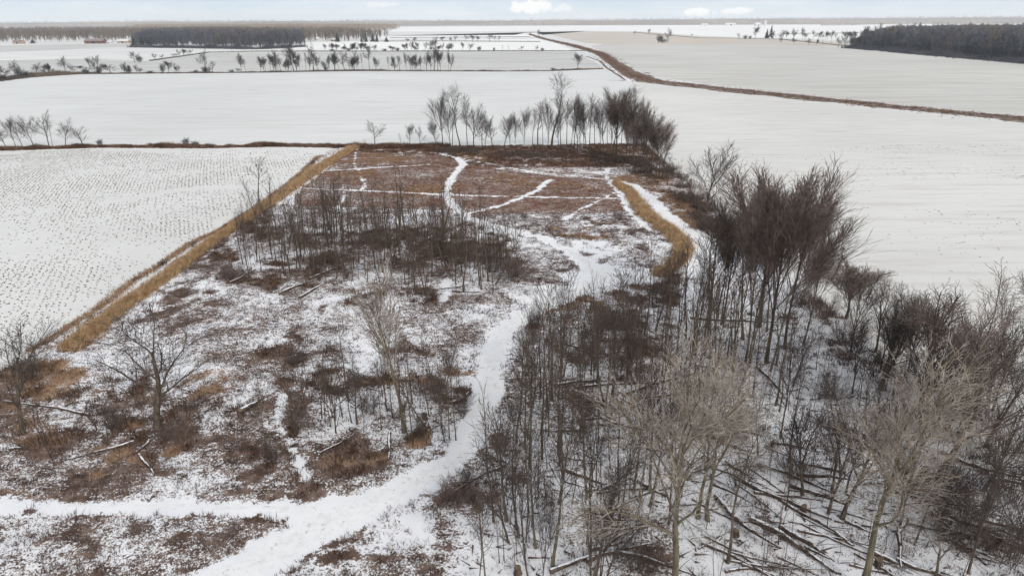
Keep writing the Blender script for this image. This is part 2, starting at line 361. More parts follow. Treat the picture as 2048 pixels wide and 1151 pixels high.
def density(x, y):
    """amount of rust grass, brown brush, mauve weeds and tan tufts on the meadow at a world point"""
    px, py = proj(x, y)
    wx_ = fbm(x + 11, y - 5, 4.5, 4) - .5; wy_ = fbm(x - 21, y + 35, 4.5, 4) - .5; sc_ = 1500.0 / np.maximum(np.hypot(x, y), 30)
    ex, ey = px + wx_ * 9 * sc_, py + wy_ * 4.5 * sc_
    fb_ = fbm(x - 77, y + 13, 1.8, 4)
    n1 = fbm(x, y, 9.0); n2 = fbm(x + 50, y - 30, 3.0); n3 = fbm(x * 0.5 + 9, y + 71, 5.0)
    upper = in_poly(px + (n2 - .5) * 20, py + (n2 - .5) * 8, UPPER)
    rust = np.where(upper, 0.55 + 0.5 * n1 + 0.3 * (n2 - .5), 0.0)
    behind = in_poly(px, py, [(720, 296), (1290, 288), (1340, 330), (1420, 425), (1440, 480), (1380, 460), (1330, 420), (1290, 384), (1215, 366), (1090, 352), (960, 336), (880, 312), (715, 306)])
    rust = np.where(behind, 0.25 + 0.8 * n2, rust)
    brown = np.where(behind & (px < 1330) & (py < 336), 0.45 + .8 * (n2 - .5), 0.0)
    rust = np.where(in_poly(px, py, [(420, 470), (540, 395), (655, 303), (700, 292), (650, 345), (560, 405), (460, 470)]), 0.35 + .5 * (n2 - .4), rust)
    mid = (py > 410) & (px < 1360) & ~upper & ~behind
    mauve = np.where(mid, 0.57 + 0.6 * (n1 - 0.5) + 0.7 * (n2 - .5) + np.where(py > 760, .06, 0), 0.0)
    mauve = np.where((px > 1370) & (py > 560), 0.42 + 0.8 * (n1 - .5), mauve)
    # thickets read from the photograph
    for e in [(760, 478, 230, 17, 0), (900, 505, 130, 45, 0), (545, 560, 90, 18, 0), (1020, 510, 40, 55, 10), (640, 540, 60, 25, -15), (860, 588, 60, 10, 0), (500, 450, 40, 40, 0),
              (465, 535, 26, 30, 0), (590, 715, 50, 40, -45), (180, 830, 45, 25, 0), (330, 840, 60, 30, 0), (400, 815, 70, 28, 0), (250, 790, 120, 25, 0), (660, 610, 12, 28, 20), (740, 600, 26, 24, 0),
              (800, 690, 50, 12, 0), (110, 880, 130, 32, 0), (420, 885, 70, 18, 10), (700, 780, 130, 30, 0), (600, 800, 30, 50, 0), (870, 785, 40, 45, 0), (720, 890, 75, 22, 0),
              (760, 770, 70, 25, 10), (560, 860, 26, 60, 0), (820, 890, 60, 22, 0), (900, 980, 35, 40, 0), (960, 950, 50, 24, 0), (870, 1040, 35, 26, 0), (160, 1040, 160, 13, 3), (420, 1038, 130, 14, 0), (250, 900, 60, 24, -25), (60, 900, 70, 20, 0),
              (555, 1065, 12, 30, 30), (620, 1060, 120, 10, -38), (700, 1120, 90, 26, -12), (820, 1130, 80, 26, 0), (1250, 640, 120, 18, 12), (1190, 720, 100, 22, 10), (1300, 600, 70, 16, 0), (1330, 560, 50, 25, 20), (1200, 815, 70, 14, 0), (1290, 700, 90, 26, 10), (1330, 790, 60, 18, 0), (1450, 850, 60, 20, 0), (1750, 880, 110, 40, 20), (1300, 1120, 120, 18, -8), (1560, 1060, 100, 26, 35), (1780, 1060, 40, 20, 0), (1180, 900, 60, 16, 0),
              (1640, 620, 50, 60, 50), (1690, 700, 50, 45, 0), (1760, 740, 110, 40, 20), (1960, 950, 120, 60, 20), (1850, 960, 100, 30, 0), (2000, 1080, 90, 50, 0), (1550, 640, 40, 25, 0), (30, 760, 60, 60, 0),
              (300, 935, 60, 24, 0), (480, 900, 40, 20, 0), (700, 930, 80, 16, 0), (610, 940, 20, 40, 10)]:
        brown = np.maximum(brown, ell(ex, ey, *e) * 0.85 * np.clip(2.6 * fb_ - .75, 0.03, .82))
    for e in [(1155, 478, 45, 12, 0), (1200, 455, 120, 10, 0), (1300, 500, 50, 22, -20), (1250, 440, 80, 14, 0), (1340, 470, 60, 12, 20), (1120, 540, 60, 30, 20), (1080, 545, 40, 30, 0),
              (600, 1080, 90, 25, 0), (360, 1090, 160, 30, 0), (120, 1090, 150, 40, 0), (480, 960, 130, 18, 0), (380, 600, 100, 70, -35), (430, 500, 50, 40, -40), (560, 690, 60, 20, 0), (1080, 660, 40, 30, 0), (1150, 650, 60, 30, 0), (700, 1110, 110, 30, 0), (330, 590, 70, 30, -40)]:
        mauve = np.maximum(mauve, ell(ex, ey, *e) * 0.95 * np.clip(2.2 * fb_ - .45, .1, .9))
    tan = np.zeros(np.shape(px))
    for e in [(1128, 480, 16, 7, 0), (1170, 480, 32, 10, 0), (1145, 630, 22, 12, 0), (1185, 610, 30, 12, 0), (1220, 615, 20, 10, 0), (90, 770, 80, 40, -10), (40, 860, 50, 20, 0), (930, 735, 30, 7, 5), (865, 725, 10, 7, 0), (325, 1043, 16, 7, 0),
              (700, 905, 22, 10, 0), (830, 905, 25, 9, 0), (40, 990, 40, 10, 0), (155, 960, 30, 10, 0), (250, 920, 25, 9, 0), (420, 780, 60, 14, 0), (20, 800, 40, 50, 0), (120, 740, 40, 20, -20), (170, 905, 70, 14, 0), (1120, 635, 20, 9, 0), (780, 770, 90, 10, 0), (340, 870, 20, 12, 0),
              (850, 385, 80, 8, 0), (760, 318, 60, 6, 0), (700, 350, 60, 6, 0), (1020, 360, 60, 7, 0), (1270, 365, 18, 10, 30), (1160, 375, 80, 6, 0), (1350, 400, 50, 18, 30), (1390, 440, 30, 20, 30), (1310, 365, 30, 12, 20), (960, 310, 40, 6, 0), (620, 352, 25, 8, -35)]:
        tan = np.maximum(tan, ell(ex, ey, *e) * np.clip(2.6 * fb_ - .6, 0, 1))
    pd = path_d(x, y) + (fbm(x, y + 40, 1.1, 4) - .5) * 1.5
    clear = np.clip((pd + .1) / 0.45, 0, 1)
    for e in [(1235, 555, 90, 26, 0), (1200, 520, 60, 22, 20), (1110, 585, 80, 16, -10), (1010, 470, 60, 8, 20)]:
        op_ = np.clip(1.25 - ell(ex, ey, *e) * 1.1, .12, 1); mauve = mauve * op_; brown = brown * op_
    wood = in_poly(px, py, [(1380, 640), (1700, 640), (2300, 1100), (2300, 1400), (950, 1400), (1000, 960), (1200, 830)])
    scale = np.where(wood, 0.75, 1.0)
    return rust * clear, brown * clear * scale, mauve * clear * scale, tan * clear, pd
XS = np.arange(-88, 100, 0.33); YS = np.arange(18, 203, 0.33)
gx, gy = np.meshgrid(XS, YS)
ppx, ppy = proj(gx, gy)
jit = (fbm(gx, gy, 4.0) - 0.5)
inside = in_poly(ppx + jit * 14, ppy + jit * 6, MEADOW)
r_, b_, m_, t_, pd_ = density(gx, gy)
lump = fbm(gx, gy, 1.2, 3)
gz = 0.03 + 0.16 * (fbm(gx, gy, 6.0, 3)) + 0.14 * lump * np.clip(pd_ / 1.2, 0.15, 1)
cov = np.clip(0.86 * r_ + 0.55 * b_ + 0.86 * m_ + 0.3 * t_, 0, .82)
hue_r = np.clip(r_ + t_ * 1.5, 0, 1)
idx = -np.ones(gx.shape, int)
def grid_mesh(name, facemask, mat):
    h, w = gx.shape
    ii, jj = np.nonzero(facemask)
    quads = np.stack([ii * w + jj, ii * w + jj + 1, (ii + 1) * w + jj + 1, (ii + 1) * w + jj], 1)
    used, inv = np.unique(quads, return_inverse=True)
    V = np.stack([gx.ravel()[used], gy.ravel()[used], gz.ravel()[used]], 1)
    me = np_mesh(name, V, inv.reshape(-1, 4), mat, 4, True)
    for an, arr in (('cover', cov), ('hue', hue_r), ('tan', t_)):
        a = me.attributes.new(an, 'FLOAT', 'POINT'); a.data.foreach_set('value', arr.ravel()[used].astype(np.float32))
    return me
m, nt, b = nodes('meadow_floor')
at = add(nt, 'ShaderNodeAttribute'); at.attribute_name = 'cover'
ah = add(nt, 'ShaderNodeAttribute'); ah.attribute_name = 'hue'
atn = add(nt, 'ShaderNodeAttribute'); atn.attribute_name = 'tan'
mx = add(nt, 'ShaderNodeMath', operation='MULTIPLY_ADD'); mx.inputs[1].default_value = 0.40; mx.inputs[2].default_value = -0.37
nt.links.new(at.outputs['Fac'], mx.inputs[0])
nn = noise(nt, 1.7, 7, 0.78, stretch=(0.8, 1.25, 1))
n5 = noise(nt, 5.5, 5, 0.75)
av = add(nt, 'ShaderNodeMath', operation='MULTIPLY_ADD'); av.inputs[1].default_value = 0.7; nt.links.new(n5, av.inputs[0])
av2 = add(nt, 'ShaderNodeMath', operation='MULTIPLY'); av2.inputs[1].default_value = 0.55; nt.links.new(nn, av2.inputs[0]); nt.links.new(av2.outputs[0], av.inputs[2])
sm = add(nt, 'ShaderNodeMath', operation='ADD'); nt.links.new(mx.outputs[0], sm.inputs[0]); nt.links.new(av.outputs[0], sm.inputs[1])
fc = rngmap(nt, sm.outputs[0], 0.435, 0.50, 0, 1)
lit1 = mix(nt, rngmap(nt, noise(nt, 0.8, 4), 0.35, 0.65, 0, 1), (0.085, 0.052, 0.038), (0.21, 0.15, 0.12))
lit2 = mix(nt, rngmap(nt, noise(nt, 0.35, 5), 0.38, 0.62, 0, 1), (0.18, 0.085, 0.058), (0.27, 0.20, 0.165))
lit = mix(nt, ah.outputs['Fac'], lit1, lit2)
lit = mix(nt, atn.outputs['Fac'], lit, (0.33, 0.215, 0.135))
snw = mix(nt, rngmap(nt, noise(nt, 0.25, 5), 0.3, 0.7, 0, 1), (0.86, 0.86, 0.875), (0.78, 0.79, 0.82))
nt.links.new(mix(nt, fc, snw, lit), b.inputs['Base Color'])
bp = add(nt, 'ShaderNodeBump'); bp.inputs['Strength'].default_value = 0.6; bp.inputs['Distance'].default_value = 0.12
nt.links.new(nn, bp.inputs['Height']); nt.links.new(bp.outputs[0], b.inputs['Normal'])
MAT['meadow'] = m
fin = inside[:-1, :-1] & inside[1:, 1:]
fpath = (pd_[:-1, :-1] < -0.4) & fin
tag(link('meadow_ground', grid_mesh('meadow_ground', fin & ~fpath, 'meadow')), 'rough snow dusted meadow floor between the fields', 'meadow', kind='structure')
tag(link('path', grid_mesh('path', fpath, 'path')), 'white snow covered trails winding across the meadow', 'path', kind='structure')
def ground_z(x, y):
    j = np.clip(((np.asarray(x) + 88) / 0.33).astype(int), 0, gx.shape[1] - 1)
    i = np.clip(((np.asarray(y) - 18) / 0.33).astype(int), 0, gx.shape[0] - 1)
    return np.where(inside[i, j], gz[i, j], 0.0)

# ------------------------------------------------------------------ grass and weeds as blade clumps
def blades(x, y, n_blade, h, w, spread, lean=0.5, z=None, leandir=None, hvar=0.5):
    """one triangle per blade, n_blade blades in every clump"""
    n = len(x)
    X = np.repeat(x, n_blade); Y = np.repeat(y, n_blade)
    Z = np.repeat(ground_z(x, y) if z is None else z, n_blade)
    Hb = np.repeat(np.broadcast_to(h, (n,)), n_blade) * (1 - hvar * rng.random(n * n_blade))
    a = rng.random(n * n_blade) * 6.283; r = np.sqrt(rng.random(n * n_blade)) * spread
    X = X + np.cos(a) * r; Y = Y + np.sin(a) * r
    th = rng.random(n * n_blade) * 3.1416
    Wb = w * (0.6 + 0.8 * rng.random(n * n_blade)) * 0.5
    dx, dy = np.cos(th) * Wb, np.sin(th) * Wb
    la = a if leandir is None else a * 0 + leandir + rng.normal(0, 0.5, n * n_blade)
    le = Hb * lean * rng.random(n * n_blade)
    tx, ty = X + np.cos(la) * le, Y + np.sin(la) * le
    V = np.empty((n * n_blade, 3, 3))
    V[:, 0] = np.stack([X - dx, Y - dy, Z - 0.03], 1)
    V[:, 1] = np.stack([X + dx, Y + dy, Z - 0.03], 1)
    V[:, 2] = np.stack([tx, ty, Z + Hb * np.sqrt(np.maximum(0.2, 1 - lean * lean * .5))], 1)
    return V.reshape(-1, 3)
def stuff(name, V, mat, label, cat):
    F = np.arange(len(V)).reshape(-1, 3)
    o = link(name, np_mesh(name, V, F, mat)); tag(o, label, cat, kind='stuff'); return o
N = 480000
sx = rng.uniform(-86, 98, N); sy = rng.uniform(24, 200, N)
spx, spy = proj(sx, sy)
ok = (spx > -60) & (spx < 2110) & (spy < 1200) & in_poly(spx, spy, MEADOW)
sx, sy, spx, spy = sx[ok], sy[ok], spx[ok], spy[ok]
dr, db, dm, dt, dpd = density(sx, sy)
u = rng.random(len(sx))
fine = fbm(sx, sy, 1.6, 3)
th = (fine - 0.5) * 1.6
s = u < np.clip(dr * 0.5 + th * .4, 0, 1) * (dr > 0.1)
stuff('rust_grass', blades(sx[s], sy[s], 4, 0.35, 0.07, 0.25, 0.8), 'rust', 'rust brown matted grass on the far part of the meadow', 'dry grass')
u = rng.random(len(sx)); s = u < np.clip(db * 0.85 + th * 0.6 - .12, 0, 1) * (db > 0.12)
stuff('brown_brush', blades(sx[s], sy[s], 6, 0.75, 0.055, 0.3, 0.75), 'brown', 'dark brown brush and bracken in ragged patches', 'brush')
u = rng.random(len(sx)); s = u < np.clip(dm * 0.9 + th * 0.8 - .1, 0, 1) * (dm > 0.04)
stuff('dry_weeds', blades(sx[s], sy[s], 5, 0.46, 0.045, 0.18, 0.8), 'mauve', 'thin mauve brown weed stalks poking through the snow', 'weeds')
u = rng.random(len(sx)); s = u < np.clip(dt * .8 + th * .5 - .15, 0, 1) * (dt > .05)
stuff('tan_grass', blades(sx[s], sy[s], 7, 0.55, 0.06, 0.28, 0.8), 'tan', 'orange tan tufts of dry grass scattered in the meadow', 'dry grass')

def along(pts, n, jitter=1.0):
    """random points within a polyline band; pts = (px, py, halfwidth m)"""
    W_ = [(*G(a, b), c) for a, b, c in pts]
    seg = np.array([math.hypot(b[0] - a[0], b[1] - a[1]) for a, b in zip(W_[:-1], W_[1:])])
    k = rng.choice(len(seg), n, p=seg / seg.sum()); t = rng.random(n)
    A = np.array(W_)[k]; B = np.array(W_)[k + 1]
    P = A + (B - A) * t[:, None]
    d = (B - A)[:, :2]; d /= np.linalg.norm(d, axis=1)[:, None]
    o = rng.normal(0, 0.45, n).clip(-1.5, 1.5) * P[:, 2] * jitter * (0.65 + 0.8 * fbm(P[:, 0] + 31, P[:, 1], 4.0, 4))
    return P[:, 0] - d[:, 1] * o, P[:, 1] + d[:, 0] * o
# golden reed strips
LSTRIP = [(706, 298, 1.3), (640, 338, 1.3), (560, 395, 1.05), (480, 450, .9), (400, 505, .85), (330, 560, .9), (250, 615, .95), (200, 655, 1.1), (135, 705, 1.3)]
RSTRIP = [(1228, 368, .5), (1258, 388, 1.1), (1277, 415, 1.25), (1300, 442, 1.25), (1338, 466, 1.25), (1362, 488, 1.25), (1368, 508, 1.2), (1348, 535, 1.15), (1312, 556, 1.0)]
x, y = along(LSTRIP, 17000)
stuff('reed_grass', blades(x, y, 3, 0.9 + 1.2 * fbm(x, y, 2.0, 3), 0.07, 0.2, 0.6, leandir=0.3), 'gold', 'long straight strip of golden reed grass beside the stubble field', 'reed grass')
x, y = along(RSTRIP, 9000)
stuff('reed_grass', blades(x, y, 3, 0.85 + 1.1 * fbm(x, y, 2.0, 3), 0.07, 0.2, 0.6, leandir=0.3), 'gold', 'curved strip of golden reed grass beside the snowy trail', 'reed grass')
LEDGE = [(640, 312, .7), (590, 360, .8), (510, 420, .6), (440, 462, .6), (385, 485, .6), (320, 530, .6), (270, 560, .6), (200, 615, .6), (130, 660, .6), (60, 705, .6)]
x, y = along(LEDGE, 4200, 1.3); k = fbm(x, y, 5.0) > 0.47
stuff('tan_grass', blades(x[k], y[k], 4, .6, 0.07, 0.3, 0.8), 'tan', 'broken line of tan tufts along the stubble field edge', 'dry grass')
k = fbm(x, y, 5.0) < 0.47
stuff('brown_brush', blades(x[k], y[k], 4, .5, 0.06, 0.3, 0.8), 'brown', 'dark weeds between the reed strip and the stubble field', 'brush')
# hedge bottoms and ditch banks
HEDGE = [(-60, 302, 1.0), (0, 300, 1.1), (60, 298, 1.2), (200, 294, 1.0), (420, 295, 1.0), (560, 292, 1.0), (640, 293, 1.0), (720, 296, 1.6), (900, 296, 1.4)]
x, y = along(HEDGE, 12000, 1.4); hh = 0.3 + 2.6 * fbm(x, y, 5.0, 5) ** 1.5; k = fbm(x, y, 2.5) > .47
stuff('rust_grass', blades(x[k], y[k], 4, hh[k], 0.09, 0.3, 0.6), 'rust', 'reddish dry weeds along the hedge bottom behind the stubble', 'dry grass')
x, y, hh = x[~k], y[~k], hh[~k]
stuff('brown_brush', blades(x, y, 4, hh, 0.09, 0.3, 0.5), 'brown', 'low reddish brown hedge bottom behind the stubble field', 'brush')
x, y = along([(870, 300, 2.5), (1000, 310, 5), (1150, 312, 6), (1260, 325, 6), (1320, 345, 4), (1400, 420, 2.0), (1450, 490, 2.0)], 12000, 1.4); k = fbm(x + 7, y, 3.0, 5) > .49; x = x[k]; y = y[k]; hh = 0.5 + 2.4 * fbm(x, y, 3.0) ** 2
stuff('brown_brush', blades(x, y, 4, hh, 0.07, 0.3, 0.6), 'twig_dark', 'tangled dark undergrowth below the tall back trees', 'brush')
ROW1 = [(-200, 180, 1.5), (0, 162, 2.5), (100, 149, 1.5), (300, 147, 1.3), (500, 145.5, 1.3), (700, 142, 1.3), (1000, 143, 1.6), (1100, 142, 2.2), (1205, 138, 2.0)]
x, y = along(ROW1, 9000, 1.3); hh = 0.6 + 2.2 * fbm(x, y, 9.0) ** 2
stuff('brown_brush', blades(x, y, 4, hh, 0.16, 0.5, 0.5), 'far_wood', 'thin dark weed line under the first hedgerow', 'brush')
x, y = along([(300, 122, 1.2), (420, 105, 1.2), (520, 103, 2), (900, 103, 2), (1180, 102, 1.5)], 5000, 1.0)
stuff('brown_brush', blades(x, y, 4, 1.3, 0.25, 0.6, 0.5), 'far_wood', 'thin dark weed line under the second hedgerow', 'brush')
DITCH = [(1058, 68, 5), (1085, 77, 6), (1150, 92, 7.5), (1200, 107, 7), (1232, 130, 6.5), (1262, 150, 8.0), (1300, 162, 9), (1400, 173, 9), (1600, 195, 7.5), (1800, 215, 7), (1960, 231, 7.5), (2048, 238, 8.5), (2300, 267, 8)]
DITCH2 = [(1055, 71, 2), (1110, 86, 2), (1180, 103, 2), (1215, 135, 1.2), (1245, 155, 1.0)]
def band(name, pts, z, mat, label, step=6.0, wob=0.5):
    W_ = [(*G(a, b), c) for a, b, c in pts]
    L = []; Rr = []
    for i in range(len(W_) - 1):
        a, b = np.array(W_[i]), np.array(W_[i + 1]); n = max(1, int(np.linalg.norm((b - a)[:2]) / step))
        d = (b - a)[:2]; d /= np.linalg.norm(d)
        for k in range(n):
            p = a + (b - a) * k / n
            w1 = p[2] * (1 + wob * (2 * float(fbm(np.array(p[0]), np.array(p[1]), 14.0)) - 1) * 1.6)
            w2 = p[2] * (1 + wob * (2 * float(fbm(np.array(p[0] + 400), np.array(p[1]), 14.0)) - 1) * 1.6)
            L.append((p[0] - d[1] * w1, p[1] + d[0] * w1, z)); Rr.append((p[0] + d[1] * w2, p[1] - d[0] * w2, z))
    n = len(L)
    me = bpy.data.meshes.new(name)
    me.from_pydata(L + Rr, [], [(i + 1, i, n + i, n + i + 1) for i in range(n - 1)]); me.materials.append(MAT[mat])
    return tag(link(name, me), label, 'ground', kind='structure')
MAT['bank'] = snow_mat('bank_soil', (0.15, 0.105, 0.08), (0.62, 0.60, 0.58), 0.8, 0.25, stretch=(1, 1, 1), big=0.05)
band('ditch_bank', DITCH, 0.05, 'bank', 'brown grassy bank of the long field ditch')
band('path', [(1150, 96, 1.2), (1190, 110, 1.6), (1225, 138, 1.5), (1262, 164, 1.2)], 0.055, 'path', 'narrow snowy track beside the ditch', wob=0.1)
x, y = along(DITCH, 26000, 1.2); hh = 0.5 + 1.6 * fbm(x, y, 8.0) ** 2
stuff('brown_brush', blades(x, y, 4, hh, 0.14, 0.5, 0.8), 'rust', 'brown weeds covering the banks of the long ditch', 'brush')
x, y = along([(1172, 113, .4), (1200, 122, 1.5), (1213, 136, .6), (1250, 160, .6)], 1200, 1.2)
stuff('brown_brush', blades(x, y, 4, .5, 0.12, 0.4, 0.8), 'brown', 'dark weeds on the left side of the snowy track', 'brush')
for (a, lab) in (([(1170, 114, .5), (1205, 114, 2.5), (1215, 117, .5)], 'brown wedge of bare soil left of the snowy track'), ([(1215, 161, .4), (1240, 161, 1.0), (1262, 163, 1.2)], 'dark wedge of bare soil at the foot of the snowy track'),
          ([(1225, 118, 2.5), (1240, 118, 1.8), (1254, 119.5, .3)], 'upper brown spur reaching into the ploughed field'), ([(1230, 126, 2.5), (1250, 126, 1.8), (1265, 128, .3)], 'middle brown spur reaching into the ploughed field'), ([(1260, 145, 2.2), (1290, 145, 1.7), (1306, 148, .3)], 'lower brown spur reaching into the ploughed field')):
    band('ditch_bank', a, 0.045, 'bank', lab, 4.0, 0.2)
x, y = along([(-100, 172, 6), (0, 160, 7), (60, 154, 6), (140, 149, 4), (200, 147, 2)], 5000, 1.0); hh = 1 + 6 * fbm(x, y, 9.0, 4) ** 2
stuff('brown_brush', blades(x, y, 4, hh, 0.16, 0.8, 0.6), 'far_wood', 'dark brush under the trees in the far left corner', 'brush')
# far field boundary lines
for k, (a, lab) in enumerate((([(1268, 65, 2), (1330, 71, 2), (1400, 76, 2), (1560, 79, 2), (1690, 92, 3), (1800, 100, 2)], 'thin dark weed line beyond the tan field'),
          ([(760, 83, 2), (900, 82.5, 2), (1080, 84, 2)], 'thin weed line between far white fields'), ([(780, 76, 3), (1060, 74, 2)], 'faint weed line across the far white fields'), ([(1560, 68, 3), (1740, 66, 3)], 'faint weed line behind the right hand trees'))):
    x, y = along(a, 2500, 1.0)
    stuff('brown_brush', blades(x, y, 3, 1.5, 0.5, 0.8, 0.5, z=np.zeros(len(x))), 'far_wood', lab, 'brush')

# crop stubble in rows on the left field
pts = []
xs = np.arange(-170, 110, 0.78)
for x0 in xs:
    yy = np.arange(55, 200, 0.45) + rng.random() * 0.6
    yy = yy + rng.normal(0, 0.15, len(yy)); bend = 0.0016 * (yy - 120) ** 2 * (-0.25)
    xx = x0 - 0.42 * (yy - 55) + 1.2 * np.sin(yy / 31.0) + rng.normal(0, 0.10, len(yy)); keep = rng.random(len(yy)) < 0.50 + 1.5 * (fbm(xx, yy, 11.0, 4) - .45)
    pts.append(np.stack([xx[keep], yy[keep]], 1))
P = np.concatenate(pts)
qx, qy = proj(P[:, 0], P[:, 1])
j2 = fbm(P[:, 0], P[:, 1], 12.0) - .5
FLD = [(-60, 303), (200, 300), (420, 301), (600, 301), (640, 303), (655, 308), (600, 345), (510, 400), (440, 440), (300, 540), (180, 610), (60, 680), (-60, 760)]
k = in_poly(qx + j2 * 50 + 6, qy + j2 * 26, FLD)
k &= ~((np.abs(qy - (395 - (qx - 250) * 0.05 + 12 * np.sin(qx / 90.0))) < 4) & (qx > 200))
P = P[k]
stuff('crop_stubble', blades(P[:, 0], P[:, 1], 2, 0.19, 0.24, 0.12, 0.9, z=np.zeros(len(P)) + .01), 'stubble', 'rows of cut stalks poking through the left field', 'crop stubble')
# sparse specks on the right field
n = 5200
x = rng.uniform(10, 150, n); y = rng.uniform(60, 190, n); qx, qy = proj(x, y)
k = in_poly(qx, qy, [(1450, 330), (1560, 250), (2060, 280), (2060, 640), (1720, 520)]) & (rng.random(n) < np.clip((fbm(x, y, 14.0) - .42) * 3, 0.03, 1))
stuff('crop_stubble', blades(x[k], y[k], 2, 0.12, 0.40, 0.12, 1.0, z=np.zeros(k.sum()) + .01), 'stubble', 'sparse dark stalks dotting the right field', 'crop stubble')

# ------------------------------------------------------------------ bare trees
def tubes(polys, mat, sides_of):
    V = []; Fc = []
    for pts, rad, lvl in polys:
        s = sides_of[min(lvl, len(sides_of) - 1)]
        n = len(pts); d = (pts[-1] - pts[0]).normalized()
        u = d.cross(Vector((0.3, 0.9, 0.2)) if abs(d.y) < 0.8 else Vector((1, 0, 0.1))).normalized(); v = d.cross(u)
        base = len(V)
        for i in range(n):
            p = pts[i]; r = rad[i]
            for k in range(s):
                a = 6.28318 * k / s
                q = p + (u * math.cos(a) + v * math.sin(a)) * r
                V.append((q.x, q.y, q.z))
        for i in range(n - 1):
            for k in range(s):
                k2 = (k + 1) % s; a = base + i * s
                Fc.append((a + k, a + k2, a + s + k2, a + s + k))
    me = bpy.data.meshes.new('t'); 
    me2 = np_mesh('branches', np.array(V), np.array(Fc), mat, 4, True)
    bpy.data.meshes.remove(me)
    return me2
class Tree:
    def __init__(self, seed, H, r, spec, trunk_mat, twig_mat, split_lvl=0, stems=1, stem_spread=0.0, stem_tilt=0.0, crook0=0.05):
        self.rnd = random.Random(seed); self.out = []; self.spec = spec; self.H = H
        R = self.rnd
        for s in range(stems):
            a = 6.283 * (s + R.random() * .6) / stems
            p = Vector((math.cos(a), math.sin(a), 0)) * stem_spread * (R.random() ** .5) if stems > 1 else Vector((0, 0, 0))
            tl = stem_tilt * (0.4 + 0.8 * R.random())
            d = Vector((math.cos(a) * math.sin(tl), math.sin(a) * math.sin(tl), math.cos(tl)))
            L = H * (1 if stems == 1 else R.uniform(.7, 1.0))
            self.limb(p - Vector((0, 0, .15)), d, L * spec[0].get('L', 1.0), r * (1 if stems == 1 else R.uniform(.6, 1)), 0)
        z = max(p.z for q in self.out for p in q[0])
        xs = sorted(abs(p.x) for q in self.out for p in q[0][-1:]); self.h = z; self.w = 2 * xs[int(len(xs) * .97)]
        tr = [q for q in self.out if q[2] <= split_lvl]; cr = [q for q in self.out if q[2] > split_lvl]
        self.trunk = tubes(tr, trunk_mat, (9, 6, 5, 3)); self.trunk.name = 'trunk'
        self.crown = tubes(cr, twig_mat, (7, 4, 3, 3, 3)) if cr else None
        if self.crown: self.crown.name = 'crown'
        self.whole = None
        self.polys = self.out; self.mats = (trunk_mat, twig_mat)
    def limb(self, p, d, L, r, lvl):
        S = self.spec[lvl]; R = self.rnd
        n = S.get('n', 3); cr = S.get('crook', .1); up = S.get('up', .05)
        pts = [p.copy()]; dirs = [d.copy()]; st = L / n; rad = [r]
        tip = S.get('tip', .25)
        for i in range(n):
            d = (d + Vector((R.gauss(0, cr), R.gauss(0, cr), R.gauss(0, cr * .6) + up))).normalized()
            p = p + d * st; pts.append(p.copy()); dirs.append(d.copy())
            rad.append(max(r * (1 - (1 - tip) * (i + 1) / n), S.get('rmin', .006)))
        if lvl == 0: rad[0] *= 1.35
        self.out.append((pts, rad, lvl))
        if lvl + 1 >= len(self.spec): return
        C = self.spec[lvl + 1]
        num = C['num']; num = max(1, int(num * R.uniform(.75, 1.2) * (1 if lvl < 1 else min(1.3, max(.35, L / C.get('ref', L))))))
        s0 = C.get('start', .3); az = R.random() * 6.28
        for k in range(num):
            t = s0 + (1 - s0) * ((k + R.random()) / num) ** C.get('pow', 1.0)
            f = t * n; i = min(int(f), n - 1); q = pts[i].lerp(pts[i + 1], f - i); dd = dirs[i + 1]
            az += 2.4 + R.gauss(0, .4)
            ang = math.radians(C['ang'] * R.uniform(.7, 1.3)) * (1 - C.get('angtop', .3) * t)
            e1 = dd.cross(Vector((.1, .2, 1)) if abs(dd.z) < .95 else Vector((1, 0, 0))).normalized(); e2 = dd.cross(e1)
            nd = (dd * math.cos(ang) + (e1 * math.cos(az) + e2 * math.sin(az)) * math.sin(ang)).normalized()
            shape = C.get('shape', 'cone')
            tt = (t - s0) / (1 - s0)
            sh = {'cone': 1 - .65 * tt, 'even': 1.0, 'ball': .45 + 1.1 * math.sin(math.pi * min(1, tt * .85 + .1)) * .55}[shape]
            rr = (rad[i] * (1 - (f - i)) + rad[i + 1] * (f - i)) * C.get('rk', .55)
            self.limb(q, nd, L * C['len'] * sh * R.uniform(.7, 1.25), max(rr, C.get('rmin', .006)), lvl + 1)
T = {}
def spec_pole(n1=16, l1=.17, tw=4):
    return [dict(n=7, crook=.05, up=.05, tip=.2), dict(num=n1, start=.32, ang=38, len=l1, n=2, crook=.1, up=.12, rk=.42, rmin=.013, shape='ball'),
            dict(num=tw, start=.2, ang=38, len=.5, n=1, crook=.1, up=.1, rk=.6, rmin=.010, shape='even', ref=1.2)]
def spec_forest(n1=20, l1=.27, start=.42, ang=40):
    return [dict(n=9, crook=.04, up=.05, tip=.15), dict(num=n1, start=start, ang=ang, len=l1, n=4, crook=.12, up=.10, rk=.45, rmin=.03, shape='ball'),
            dict(num=9, start=.15, ang=38, len=.42, n=2, crook=.12, up=.07, rk=.5, rmin=.018, ref=4.0),
            dict(num=5, start=.1, ang=36, len=.5, n=1, crook=.1, up=.05, rk=.6, rmin=.012, shape='even', ref=1.8)]
